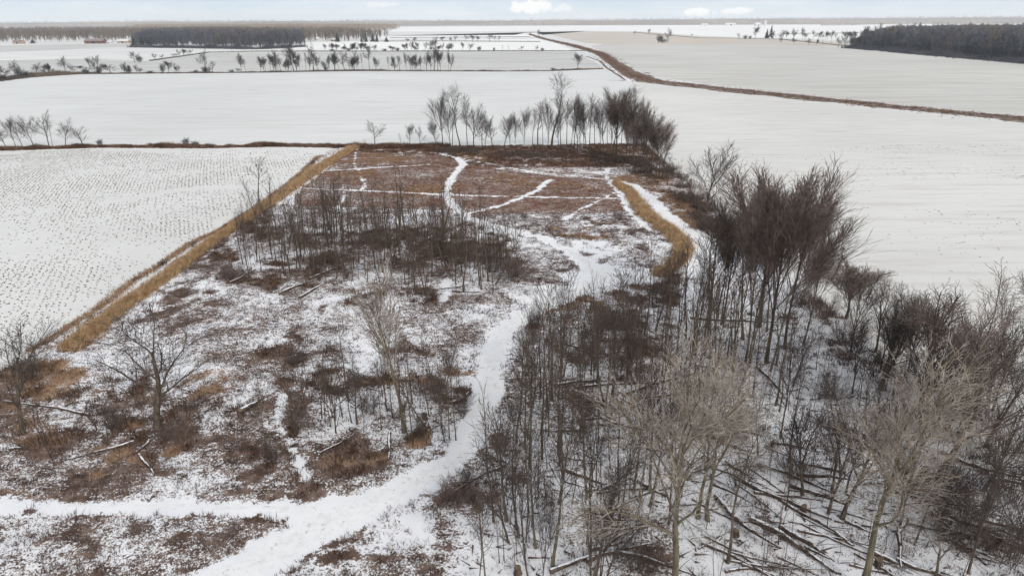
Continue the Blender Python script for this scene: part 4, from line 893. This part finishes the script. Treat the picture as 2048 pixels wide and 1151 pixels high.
forest('woodland', scatter_px([(1640, 53), (1700, 52), (1780, 50), (1780, 49), (1640, 50)], 350, 6), 12, 2, 14, 'far_tan', 'low tree belt among the far right fields', seed=6)
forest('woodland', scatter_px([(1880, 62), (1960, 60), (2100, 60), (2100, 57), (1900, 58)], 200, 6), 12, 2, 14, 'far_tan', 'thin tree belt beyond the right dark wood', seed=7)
forest('woodland', scatter_px([(1720, 96), (1850, 108), (2048, 124), (2500, 165), (2800, 110), (2400, 68), (2048, 63), (1900, 64), (1760, 70), (1700, 84)], 600, 31), 23, .9, 40, 'far_wood', 'lighter brown treetops mixed into the right dark wood', seed=31)
forest('woodland', scatter_px([(400, 96), (520, 98), (580, 96), (630, 88), (600, 76), (450, 68), (340, 70)], 400, 32), 21, 1.0, 40, 'far_wood', 'lighter treetops mixed into the left dark wood', seed=32)
for pts_, lab_ in (([(1700, 96, 8), (1850, 109, 8), (2048, 126, 8), (2400, 155, 8)], 'dark shrubby edge of the right wood'), ([(268, 94.5, 8), (400, 96.5, 8), (520, 98.5, 8), (600, 94, 8)], 'dark shrubby edge of the left wood')):
    x, y = along(pts_, 6000, 1.4)
    stuff('brown_brush', blades(x, y, 3, .5 + 14 * fbm(x, y, 14.0, 4) ** 2, .5, 1.5, .4, z=np.zeros(len(x))), 'far_dark', lab_, 'brush')
forest('woodland', scatter_px([(1700, 94), (1850, 107), (2048, 124), (2400, 153), (2400, 146), (2048, 119), (1850, 103), (1720, 91)], 1500, 41), 11, 1.3, 40, 'far_dark', 'low undergrowth at the front of the right dark wood', seed=41)
# hills on the horizon
hx = np.linspace(-14000, 14000, 700); ring = []
rowsn = 9
def hill_z(x, y):
    t = np.clip((y - 6100) / 900.0, 0, 1); t = t * t * (3 - 2 * t)
    return t * np.clip(47 + 14 * np.tanh(np.asarray(x) / 4500.0) + 34 * (fbm(np.asarray(x) + 900, np.full(np.shape(x), 3000.0), 2200.0, 3) - .5), 16, 78)
for j in range(rowsn):
    yy = 6100 + j * 150 + (j == rowsn - 1) * 800
    zz = hill_z(hx, yy) if j < rowsn - 1 else hx * 0 - .5
    ring.append(np.stack([hx, np.full_like(hx, yy), zz + (-.5 if j == 0 else 0)], 1))
V = np.concatenate(ring); w_ = len(hx)
ii, jj = np.meshgrid(np.arange(rowsn - 1), np.arange(w_ - 1), indexing='ij'); ii = ii.ravel(); jj = jj.ravel()
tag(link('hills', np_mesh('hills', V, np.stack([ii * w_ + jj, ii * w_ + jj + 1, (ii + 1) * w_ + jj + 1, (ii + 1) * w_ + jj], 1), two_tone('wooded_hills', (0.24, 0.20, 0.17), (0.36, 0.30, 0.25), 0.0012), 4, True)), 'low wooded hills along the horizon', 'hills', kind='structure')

g5 = np.random.default_rng(77); hxy = np.stack([g5.uniform(-6500, 6500, 9000), g5.uniform(6000, 7150, 9000)], 1)
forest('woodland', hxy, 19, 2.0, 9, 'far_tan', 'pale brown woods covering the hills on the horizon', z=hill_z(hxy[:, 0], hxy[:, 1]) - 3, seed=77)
# ------------------------------------------------------------------ farm buildings
for nm, c, c2 in (('red_wall', (0.16, 0.085, 0.07), (0.21, 0.11, 0.09)), ('tan_wall', (0.45, 0.33, 0.24), (0.52, 0.40, 0.30)), ('white_wall', (0.75, 0.74, 0.72), (0.68, 0.67, 0.65)),
                  ('red_roof', (0.25, 0.19, 0.18), (0.33, 0.27, 0.26)), ('snow_roof', (0.78, 0.78, 0.80), (0.66, 0.66, 0.68)), ('grey_roof', (0.28, 0.27, 0.28), (0.36, 0.35, 0.35)), ('dark_opening', (0.03, 0.03, 0.03), (0.05, 0.05, 0.05)), ('silo_concrete', (0.62, 0.60, 0.57), (0.7, 0.68, 0.66))):
    MAT[nm] = two_tone(nm, c, c2, 0.4)
def boxes(name, bl, mat, parent):
    V = []; Fc = []
    for (x0, x1, y0, y1, z0, z1) in bl:
        b = len(V); V += [(x0, y0, z0), (x1, y0, z0), (x1, y1, z0), (x0, y1, z0), (x0, y0, z1), (x1, y0, z1), (x1, y1, z1), (x0, y1, z1)]
        Fc += [tuple(b + i for i in f) for f in ((0, 3, 2, 1), (4, 5, 6, 7), (0, 1, 5, 4), (1, 2, 6, 5), (2, 3, 7, 6), (3, 0, 4, 7))]
    me = bpy.data.meshes.new(name); me.from_pydata(V, [], Fc); me.materials.append(MAT[mat]); return link(name, me, parent)
def barn(px, pb, wpx, hpx, depth, wall, roof, name, label, rz=0.0, door=True, cat='building'):
    x, y = G(px, pb); m_ = ppm(x, y); L = wpx / m_; Ht = hpx / m_; e = Ht * .58; D = depth
    r = empty(name, (x, y, 0), rz)
    V = [(-L / 2, 0, 0), (L / 2, 0, 0), (L / 2, D, 0), (-L / 2, D, 0), (-L / 2, 0, e), (L / 2, 0, e), (L / 2, D, e), (-L / 2, D, e), (-L / 2, D / 2, Ht - .15), (L / 2, D / 2, Ht - .15)]
    me = bpy.data.meshes.new('wall'); me.from_pydata(V, [], [(0, 1, 5, 4), (2, 3, 7, 6), (1, 2, 6, 9, 5), (3, 0, 4, 8, 7)]); me.materials.append(MAT[wall]); link('wall', me, r)
    o = .5; t = .25
    def slab(s):
        y0 = -o if s < 0 else D + o; dz = (Ht - e) / (D / 2) * o
        a = [(-L / 2 - o, y0, e - dz), (L / 2 + o, y0, e - dz), (L / 2 + o, D / 2, Ht), (-L / 2 - o, D / 2, Ht)]
        return a + [(p[0], p[1], p[2] + t) for p in a]
    A = slab(-1); B = slab(1)
    q = ((0, 3, 2, 1), (4, 5, 6, 7), (0, 1, 5, 4), (1, 2, 6, 5), (2, 3, 7, 6), (3, 0, 4, 7))
    me = bpy.data.meshes.new('roof'); me.from_pydata(A + B, [], [tuple(f) for f in q] + [tuple(i + 8 for i in f) for f in q]); me.materials.append(MAT[roof]); link('roof', me, r)
    if door: boxes('door', [(-L * .08, L * .08, -.06, -.01, 0, e * .8)], 'dark_opening', r)
    for s in (-.32, .32): boxes('window', [(L * s - L * .04, L * s + L * .04, -.06, -.01, e * .4, e * .75)], 'dark_opening', r)
    tag(r, label, cat); return r
barn(187, 87.5, 36, 9, 16, 'red_wall', 'red_roof', 'barn', 'long red barn with rusty roof before the left woods', cat='barn')
barn(34, 88, 17, 7, 12, 'tan_wall', 'red_roof', 'farmhouse', 'small tan house at the far left before the woods', cat='house')
barn(216, 87, 12, 5, 9, 'white_wall', 'snow_roof', 'farmhouse', 'small white house right of the red barn', cat='house')
barn(245, 86.5, 22, 7, 12, 'tan_wall', 'snow_roof', 'farmhouse', 'tan house with snowy roof left of the dark wood', cat='house')
barn(632, 81, 9, 6, 10, 'white_wall', 'snow_roof', 'farmhouse', 'white house right of the dark left wood', cat='house')
barn(666, 83, 9, 6, 10, 'tan_wall', 'snow_roof', 'farmhouse', 'snow roofed house among the pines', cat='house')
barn(727, 74, 14, 8, 12, 'white_wall', 'snow_roof', 'farmhouse', 'white house behind the pointed pines', cat='house')
barn(1462, 51.5, 20, 5, 40, 'white_wall', 'snow_roof', 'barn', 'long white farm shed left of the silo', cat='barn')
barn(1410, 51.5, 12, 4, 40, 'white_wall', 'snow_roof', 'barn', 'small white shed far behind the tan field', cat='barn')
barn(1517, 53, 10, 7, 40, 'white_wall', 'snow_roof', 'barn', 'white farm barn beside the silo', cat='barn')
barn(1950, 44.6, 14, 6, 80, 'tan_wall', 'grey_roof', 'farm_building', 'pale brown block on the horizon above the right wood', cat='building')
barn(1918, 46, 9, 3, 60, 'white_wall', 'snow_roof', 'farm_building', 'low white shed on the horizon right', cat='building')
x, y = G(1530, 53); mm = ppm(x, y); sr = empty('silo', (x, y, 0))
def cyl(name, r, z0, z1, top, mat, parent, n=16):
    V = [(r * math.cos(6.2832 * i / n), r * math.sin(6.2832 * i / n), z) for z in (z0, z1) for i in range(n)] + [(0, 0, top)]
    Fc = [(i, (i + 1) % n, n + (i + 1) % n, n + i) for i in range(n)] + [(n + i, n + (i + 1) % n, 2 * n) for i in range(n)]
    me = bpy.data.meshes.new(name); me.from_pydata(V, [], Fc); me.materials.append(MAT[mat]); return link(name, me, parent)
cyl('tower', 2.2 / mm, 0, 10 / mm, 10 / mm, 'silo_concrete', sr); cyl('roof', 2.3 / mm, 10 / mm, 10.2 / mm, 12 / mm, 'snow_roof', sr)
tag(sr, 'tall pale silo beside the white farm barn', 'silo')

# ------------------------------------------------------------------ sapling stands (thin poles)
g = np.random.default_rng(11)
def saplings(poly, n, hrange, kinds, fn, mind, seed, seps=None):
    g = np.random.default_rng(seed)
    P = scatter_px(poly, n * 12, seed); chosen = []
    for p in P:
        if len(chosen) >= n: break
        if all((p[0] - q[0]) ** 2 + (p[1] - q[1]) ** 2 > mind ** 2 for q in chosen) and path_d(np.array(p[0]), np.array(p[1])) > .4: chosen.append(p)
    for p in chosen:
        kd = kinds[g.integers(0, len(kinds))]; h = g.uniform(*hrange); src = T[kd]
        r = empty('sapling', (p[0], p[1], float(ground_z(p[0], p[1])) - .02), g.random() * 6.28)
        s = h / src.h; w = g.uniform(1.0, 1.5) if fn is lab_mid else g.uniform(.85, 1.3); r.scale = (s * w, s * w, s)
        tl = .035 if g.random() < .8 else .16; r.rotation_euler = (g.normal(0, tl), g.normal(0, tl), r.rotation_euler[2])
        link('trunk', src.trunk, r); link('crown', src.crown, r)
        qx, qy = proj(p[0], p[1]); lab, grp = fn(float(qx), float(qy))
        tag(r, lab, 'sapling', grp)
    return len(chosen)
def lab_mid(px, py):
    a = 'at the left end' if px < 580 else ('left of the centre' if px < 700 else ('in the centre' if px < 800 else ('right of the centre' if px < 910 else 'at the right end'))); b = 'front' if py > 555 else ('middle' if py > 505 else 'back')
    s = 'thin dark sapling %s, %s of the dense mid meadow stand' % (a, b); return s, s.replace('thin dark sapling', 'thin dark saplings')
KP = ['pole%d' % k for k in range(6)]
saplings([(500, 560), (470, 500), (520, 465), (600, 455), (800, 462), (920, 470), (1010, 510), (1040, 560), (990, 590), (850, 592), (700, 575), (600, 560)], 135, (6.0, 11.5), KP, lab_mid, .55, 21)
def lab_right(px, py):
    a = 'beside the trail' if px < 1130 else ('left of the pale centre tree' if px < 1330 else ('between the two pale trees' if px < 1700 else 'at the right edge'))
    b = 'far back' if py < 720 else ('farther back' if py < 850 else ('midway' if py < 980 else 'nearest the camera'))
    s = 'thin dark sapling %s, %s in right wood' % (a, b); return s, s.replace('thin dark sapling', 'thin dark saplings')
saplings([(1040, 800), (1065, 720), (1180, 690), (1320, 640), (1480, 640), (1560, 700), (1560, 900), (1400, 1000), (1500, 1180), (960, 1180), (985, 1050), (1030, 900)], 88, (6, 12.5), KP + ['forest0', 'forest2'], lab_right, .8, 22)
saplings([(1560, 700), (1700, 760), (2040, 960), (2048, 1170), (1500, 1180), (1450, 900)], 22, (3.5, 8), KP, lab_right, 1.2, 23)
def lab_low(px, py):
    s = ('thin dark sapling in the brushy patch below mid meadow, %s' % ('left part' if px < 680 else ('beside the pale slender tree' if px < 840 else 'next to the trail'))) if px > 500 else 'thin dark sapling among the left foreground brush'; return s, s.replace('thin dark sapling', 'thin dark saplings')
saplings([(560, 880), (560, 780), (700, 760), (920, 780), (950, 850), (890, 900), (700, 870)], 48, (3.0, 8.5), KP, lab_low, .5, 24)
saplings([(60, 900), (140, 800), (480, 780), (480, 880), (300, 920)], 10, (2, 4.5), KP, lab_low, .8, 25)
def thicket(poly, n, hr, seed, label, mind=0):
    g = np.random.default_rng(seed); P = scatter_px(poly, n, seed); P = P[(path_d(P[:, 0], P[:, 1]) > .5)]; out = []; fo = []; base = 0
    for k in range(6):
        t = T['pole%d' % k]; Vs = []; Fs = []; b = 0
        for me in (t.trunk, t.crown):
            co = np.empty(len(me.vertices) * 3, np.float32); me.vertices.foreach_get('co', co); Vs.append(co.reshape(-1, 3))
            li = np.empty(len(me.loops), np.int32); me.loops.foreach_get('vertex_index', li); Fs.append(li.reshape(-1, 4) + b); b += len(me.vertices)
        Vt = np.concatenate(Vs); Ft = np.concatenate(Fs)
        for p in P[k::6]:
            s = g.uniform(*hr) / t.h; a = g.random() * 6.28; c, si = math.cos(a), math.sin(a); lx, ly = g.normal(0, .05, 2)
            z = Vt[:, 2] * s
            V = np.stack([(Vt[:, 0] * c - Vt[:, 1] * si) * s * .9 + p[0] + lx * z, (Vt[:, 0] * si + Vt[:, 1] * c) * s * .9 + p[1] + ly * z, z + float(ground_z(p[0], p[1]))], 1)
            out.append(V); fo.append(Ft + base); base += len(V)
    o = link('sapling_thicket', np_mesh('sapling_thicket', np.concatenate(out), np.concatenate(fo), 'twig_dark', 4)); tag(o, label, 'saplings', kind='stuff')
thicket([(500, 562), (455, 500), (500, 455), (600, 445), (820, 450), (930, 470), (1020, 510), (1040, 560), (990, 592), (850, 592), (700, 575), (600, 560)], 280, (2.5, 7.5), 61, 'mass of thinner stems filling the mid meadow sapling stand')
thicket([(1035, 860), (1060, 700), (1180, 670), (1330, 590), (1440, 600), (1400, 800), (1330, 1000), (1400, 1190), (930, 1190), (985, 1050), (1030, 900)], 190, (1.5, 7.5), 62, 'mass of thin stems between the trail and the pale centre tree')
thicket([(1420, 700), (1700, 720), (2040, 930), (2048, 1180), (1400, 1180)], 260, (1.0, 4.5), 63, 'thin understorey stems in the right hand wood')
# dark brush between stand and back: shrubs
SHR = [(465, 560, 520, 62, 0, 'round reddish bush at the left end of the sapling stand'), (1030, 560, 485, 90, 0, 'broad dark bush at the right end of the sapling stand'), (985, 545, 480, 80, 1, 'dark bush inside the right end of the sapling stand'),
       (900, 1010, 950, 80, 0, 'brown bush right of the trail bend in the foreground'), (945, 975, 930, 80, 1, 'twiggy bush above the foreground brown bush'), (1240, 660, 590, 110, 1, 'dark bush at the top of the right wood'), (1320, 600, 560, 90, 1, 'dark bush below the curved reed strip'), (1180, 720, 670, 90, 0, 'reddish bush inside the right wood'),
       (1640, 640, 570, 80, 0, 'dark purple bush at the right foot of the big clump'), (1690, 690, 625, 80, 0, 'purple bush at the edge of the right field'), (1600, 610, 565, 60, 1, 'dark bush behind the right side of the big clump'), (1750, 760, 690, 110, 1, 'wide bush behind the forked pale tree'),
       (1860, 860, 800, 110, 0, 'brown bush left of the right edge'), (1990, 930, 840, 140, 1, 'tangled bush at the right edge'), (2010, 1120, 1000, 140, 0, 'tangled red brown bush in the bottom right corner'), (1900, 1080, 980, 140, 1, 'bush left of the bottom right corner'), (590, 730, 690, 70, 1, 'dark brush heap bush in mid meadow'),
       (60, 760, 700, 80, 1, 'dark bush beside the gnarled edge tree'), (740, 830, 770, 70, 1, 'dark bush at the foot of the pale slender tree'), (870, 800, 740, 70, 0, 'round brown bush left of the trail'), (600, 860, 790, 60, 0, 'brown bush left of the crooked thorn tree'), (925, 830, 770, 60, 1, 'dark bush touching the left side of the trail'),
       (388, 496, 478, 22, 1, 'small dark bush between reed strip and stubble field'), (740, 620, 590, 60, 0, 'low brown bush in front of the sapling stand'), (860, 600, 570, 70, 1, 'low dark bush in front right of the sapling stand'), (1050, 445, 420, 24, 1, 'small dark bush on the snow below the far meadow'), (1235, 440, 418, 28, 0, 'small mauve bush left of the curved reed strip'),
       (1340, 360, 320, 60, 1, 'dark bush at the right foot of the back wood'), (1385, 400, 355, 44, 0, 'purple bush left of the lone vase shaped tree'), (1440, 470, 420, 60, 0, 'bush right of the lone vase shaped tree'), (1500, 520, 460, 70, 1, 'bush behind the big clump'), (1030, 850, 790, 60, 1, 'dark bush at the right side of the trail'), (1000, 910, 850, 60, 1, 'twiggy bush right of the trail bend')]
SHR += [(1480, 980, 900, 90, 1, 'dark bush right of the twin trunked tree'), (1590, 960, 890, 90, 0, 'reddish bush between the slanting logs and the forked pale tree'), (1830, 1000, 900, 120, 1, 'bush below the leaning dark trunk'), (1940, 1030, 930, 120, 0, 'red brown bush above the bottom right corner'), (2030, 1010, 900, 110, 1, 'bush cut by the right picture edge'),
        (1660, 800, 730, 90, 0, 'purple bush in the snow below the small fan shaped tree'), (1900, 830, 760, 100, 1, 'bush at the field edge left of the far right tree'), (1980, 850, 770, 100, 0, 'mauve bush at the field edge near the right picture edge'), (1780, 860, 800, 80, 0, 'reddish bush behind the crown of the forked pale tree'), (1290, 1150, 1090, 110, 1, 'dark bush beside the bottom centre log pile'),
        (230, 870, 800, 70, 1, 'dark bush left of the dark forked tree'), (360, 880, 820, 70, 0, 'brown bush right of the dark forked tree foot'), (545, 930, 860, 50, 1, 'twiggy bush beside the small snow trail'), (840, 880, 820, 40, 1, 'thin twiggy bush beside the low stump'), (1120, 700, 640, 60, 0, 'mauve bush right of the trail in the upper right wood')]
for (px, pb, pt, w, k, lab) in SHR:
    place('shrub%d' % k, px, pb, pt, 'shrub', lab, 'shrub', wpx=w)

# ------------------------------------------------------------------ fallen logs and stumps
def log_mesh(seed, L, r0, r1, branches=3):
    R = random.Random(seed); polys = []
    n = 8; pts = []; p = Vector((0, 0, r0 * .8)); d = Vector((1, 0, 0))
    for i in range(n + 1):
        pts.append(p.copy()); d = (d + Vector((0, R.gauss(0, .09), R.gauss(0, .02)))).normalized(); p = p + d * L / n
    polys.append((pts, [r0 + (r1 - r0) * i / n for i in range(n + 1)], 0))
    br = []
    for b in range(branches):
        t = R.uniform(.35, .95); q = pts[int(t * n)]; a = R.choice((-1, 1)) * R.uniform(.4, .9); l = L * R.uniform(.1, .3)
        dd = Vector((math.cos(a), math.sin(a), R.uniform(0, .45))).normalized()
        br.append(([q, q + dd * l * .5 + Vector((0, 0, R.uniform(-.05, .1))), q + dd * l], [r1 * .7, r1 * .5, r1 * .2], 1))
    me = tubes(polys, 'log', (8, 4)); b = None
    # close the butt end
    mb = [tubes([q], 'log', (4, 4, 4)) for q in br]
    cap = []; n8 = 10
    V = [(0.004 - .01, r0 * .98 * math.cos(6.2832 * i / n8), r0 * .8 + r0 * .98 * math.sin(6.2832 * i / n8)) for i in range(n8)]
    mc = bpy.data.meshes.new('cut_end'); mc.from_pydata(V, [], [tuple(range(n8))]); mc.materials.append(MAT['stump_cut'])
    return me, mb, mc
LOGS = [log_mesh(i, 8, .16 + .03 * (i % 3), .06, 2 + i % 4) for i in range(6)]
def put_log(ax, ay, bx, by, lab, grp=None, thick=1.0, seed=0, lift=0.0):
    x0, y0 = G(ax, ay); x1, y1 = G(bx, by); L = math.hypot(x1 - x0, y1 - y0)
    m3 = LOGS[seed % 6]; z0 = float(ground_z(x0, y0)); z1 = float(ground_z(x1, y1))
    r = empty('fallen_log', (x0, y0, z0 + lift), math.atan2(y1 - y0, x1 - x0)); r.scale = (L / 8, thick, thick)
    r.rotation_euler = (0, -math.atan2(z1 - z0, L), math.atan2(y1 - y0, x1 - x0))
    link('log', m3[0], r); [link('branch', q, r) for q in m3[1]]; link('cut_end', m3[2], r)
    tag(r, lab, 'fallen log', grp)
for i, (a, b, c, d, th, lab) in enumerate([
    (1515, 740, 1610, 830, 1.1, 'snow topped log pointing down right from the big clump'), (1245, 795, 1440, 740, 1.1, 'long dark log in the middle of the right wood'),
    (1175, 868, 1060, 845, .8, 'slim log near the trail side of the right wood'), (1190, 835, 1300, 880, .9, 'log crossing behind the pale centre tree'), (1340, 870, 1500, 892, 1.0, 'dark thick log right of the pale centre tree'),
    (1130, 945, 1330, 1000, .9, 'long log left of the pale centre tree'), (1210, 1080, 1290, 1040, .9, 'snow topped log end below the centre'), (1100, 1150, 1320, 1090, 1.0, 'log pile base at the bottom centre'),
    (1175, 1130, 1330, 1060, .9, 'upper log of the bottom centre pile'), (1430, 1000, 1540, 1120, 1.3, 'thick log slanting to the bottom edge right of the twin trunks'), (1470, 960, 1650, 1060, 1.1, 'long log parallel to the slanting one'),
    (1450, 930, 1600, 1000, .9, 'thin log above the long slanting ones'), (1540, 890, 1660, 905, 1.1, 'log with pale cut end below the big clump'), (1500, 1045, 1665, 1150, 1.3, 'thickest slanting log near the bottom edge'),
    (1560, 1060, 1640, 1150, 1.0, 'short slanting log beside the thickest one'), (1880, 910, 2030, 980, 1.3, 'thick log at the right edge below the leaning trunk'), (1810, 1045, 1765, 1130, 1.2, 'snow topped log ending in a stump at bottom right'),
    (1670, 1070, 1760, 1120, .8, 'thin log left of the bottom right stump'), (1450, 1148, 1565, 1130, .8, 'short log lying at the bottom edge'), (1230, 1110, 1400, 1160, .9, 'log under the foot of the centre tree'),
    (1690, 950, 1560, 900, .7, 'dark log behind the forked pale tree'), (1700, 870, 1820, 960, .9, 'log hidden behind the forked pale tree'), (1010, 935, 900, 980, .7, 'thin log beside the trail in the foreground'),
    (480, 832, 548, 770, 1.3, 'snow topped trunk left of the small snow trail'), (300, 885, 268, 915, .8, 'forked white branch in the left foreground'), (270, 890, 130, 925, .9, 'long snow topped branch in the left foreground'),
    (280, 915, 285, 985, .7, 'white fallen branch pointing down in the left foreground'), (900, 812, 945, 800, 1.1, 'log between the pole trees and the trail'), (460, 570, 520, 545, .9, 'pale fallen trunk at the left end of the sapling stand'), (600, 600, 700, 530, .9, 'fallen trunk across the front of the sapling stand'),
    (620, 560, 740, 510, .8, 'fallen trunk inside the sapling stand'), (560, 590, 640, 560, .8, 'thin fallen trunk left of the sapling stand front'), (905, 585, 1110, 600, .6, 'thin fallen pole right of the sapling stand'), (930, 575, 840, 590, .6, 'thin fallen pole in front of the stand'),
    (1380, 640, 1560, 655, .8, 'log on the open snow behind the slim trees'), (1390, 735, 1500, 740, .7, 'thin log on the open snow left of the big clump'), (1120, 690, 1330, 740, .8, 'long thin log at the top of the right wood'), (1150, 780, 1330, 770, .8, 'thin log across the middle of the right wood'),
    (780, 870, 740, 950, .7, 'dark broken branch below the pale slender tree'), (640, 910, 740, 860, .6, 'dark branch below the crooked thorn tree'), (180, 835, 20, 800, .8, 'dark branch at the foot of the gnarled tree'), (20, 905, 75, 885, .8, 'short log in the left foreground')]):
    put_log(a, b, c, d, lab, None, th, i)
g = random.Random(44)
def zone(px): return 'left of the pale centre tree' if px < 1340 else ('between the two pale trees' if px < 1720 else 'right of the forked pale tree')
for i in range(78):
    if i < 50: px, py = g.uniform(1400, 2000), g.uniform(860, 1150); a = g.gauss(-.65, .3)
    else: px, py = g.uniform(1060, 1400), g.uniform(760, 1120); a = g.gauss(.1, .5)
    if px > 1750 and py < 960: py += 90
    x0, y0 = G(px, py); L = g.uniform(3, 7)
    x1, y1 = x0 + math.cos(a) * L, y0 + math.sin(a) * L
    qx, qy = proj(x1, y1)
    s = 'thin dark fallen pole lying %s, %s' % (zone(px), 'farther back' if py < 930 else ('midway' if py < 1040 else 'near the bottom edge'))
    put_log(px, py, float(qx), float(qy), s, s.replace('pole', 'poles'), g.uniform(.35, .95), i + 1)
n = 9000
x = rng.uniform(-60, 90, n); y = rng.uniform(28, 120, n); qx, qy = proj(x, y)
k = (in_poly(qx, qy, [(1000, 680), (1380, 600), (1700, 690), (2100, 960), (2300, 1300), (850, 1300), (960, 1000)]) | (in_poly(qx, qy, [(-60, 780), (540, 760), (960, 780), (960, 900), (600, 960), (-60, 960)]) & (rng.random(n) < .5))) & (path_d(x, y) > .4)
x, y = x[k], y[k]; n = len(x); L = rng.uniform(.25, 1.3, n); a = np.where(rng.random(n) < .6, rng.normal(-.6, .4, n), rng.random(n) * 3.14); c, si = np.cos(a), np.sin(a); z = ground_z(x, y); w = rng.uniform(.03, .07, n); e = rng.uniform(0, .35, n)
V = np.stack([np.stack([x - si * w, y + c * w, z + .02], 1), np.stack([x + si * w, y - c * w, z + .02], 1), np.stack([x, y, z + .02 + w * 2], 1), np.stack([x + c * L, y + si * L, z + e + .03], 1)], 1).reshape(-1, 3)
b4 = np.arange(n)[:, None] * 4
o = link('fallen_twigs', np_mesh('fallen_twigs', V, np.concatenate([b4 + np.array([[0, 1, 3]]), b4 + np.array([[1, 2, 3]]), b4 + np.array([[2, 0, 3]])]), 'twig_dark')); tag(o, 'short dark twigs littering the snow under the trees', 'twigs', kind='stuff')
def stump_mesh(seed):
    R = random.Random(seed); n = 12; V = []; zs = (0, .25, .6, .62 + R.random() * .25)
    for k, z in enumerate(zs):
        for i in range(n):
            a = 6.2832 * i / n; r = (.34, .25, .22, .21)[k] * (1 + .12 * math.sin(a * 3 + seed)); V.append((r * math.cos(a), r * math.sin(a), z + (.08 * math.sin(a + seed) if k == 3 else 0)))
    Fc = [(k * n + i, k * n + (i + 1) % n, (k + 1) * n + (i + 1) % n, (k + 1) * n + i) for k in range(3) for i in range(n)]
    me = bpy.data.meshes.new('bark'); me.from_pydata(V, [], Fc); me.materials.append(MAT['log'])
    top = bpy.data.meshes.new('cut_top'); top.from_pydata(V[3 * n:], [], [tuple(range(n))]); top.materials.append(MAT['stump_cut'])
    return me, top
ST = [stump_mesh(1), stump_mesh(2)]
for i, (px, py, s, lab) in enumerate([(1755, 1135, 1.3, 'snowy stump at the end of the bottom right log'), (1605, 1030, 1.2, 'stump between the slanting logs'), (1470, 1075, 1.2, 'stump near the twin trunked tree'), (483, 838, 1.3, 'cut stump at the foot of the snow topped trunk'), (735, 890, 1.2, 'broken stump below the pale slender tree'),
                                      (850, 840, 1.1, 'low stump left of the pole trees'), (1035, 1150, 1.2, 'stump at the bottom edge left'), (1240, 815, .9, 'small round stump in the right wood'), (1490, 880, .8, 'small stump right of the twin trunked tree'), (1545, 895, .9, 'stump beside the log with pale cut end')]):
    x, y = G(px, py); r = empty('stump', (x, y, float(ground_z(x, y)) - .05), i); r.scale = (s * .75, s * .75, s * .7)
    link('bark', ST[i % 2][0], r); link('cut_top', ST[i % 2][1], r); tag(r, lab, 'stump')

# ------------------------------------------------------------------ thin air haze
HZ = True
if HZ:
    me = bpy.data.meshes.new('haze')
    a = GR + 200; z0, z1 = -1.5, 95.0
    V = [(-a, -500, z0), (a, -500, z0), (a, a, z0), (-a, a, z0), (-a, -500, z1), (a, -500, z1), (a, a, z1), (-a, a, z1)]
    me.from_pydata(V, [], [(0, 3, 2, 1), (4, 5, 6, 7), (0, 1, 5, 4), (1, 2, 6, 5), (2, 3, 7, 6), (3, 0, 4, 7)])
    hm = bpy.data.materials.new('haze_air'); hm.use_nodes = True; nt = hm.node_tree; nt.nodes.clear()
    o = nt.nodes.new('ShaderNodeOutputMaterial'); v = nt.nodes.new('ShaderNodeVolumePrincipled')
    v.inputs['Color'].default_value = (0.90, 0.95, 1.0, 1); v.inputs['Density'].default_value = 7e-5
    nt.links.new(v.outputs[0], o.inputs['Volume']); me.materials.append(hm)
    tag(link('haze', me), 'pale winter haze over the far fields', 'haze', kind='stuff')
print({k: (round(t.h, 1), round(t.w, 1)) for k, t in T.items()})
print('OBJECTS', len(bpy.data.objects), 'tris', sum(len(m.polygons) for m in bpy.data.meshes))
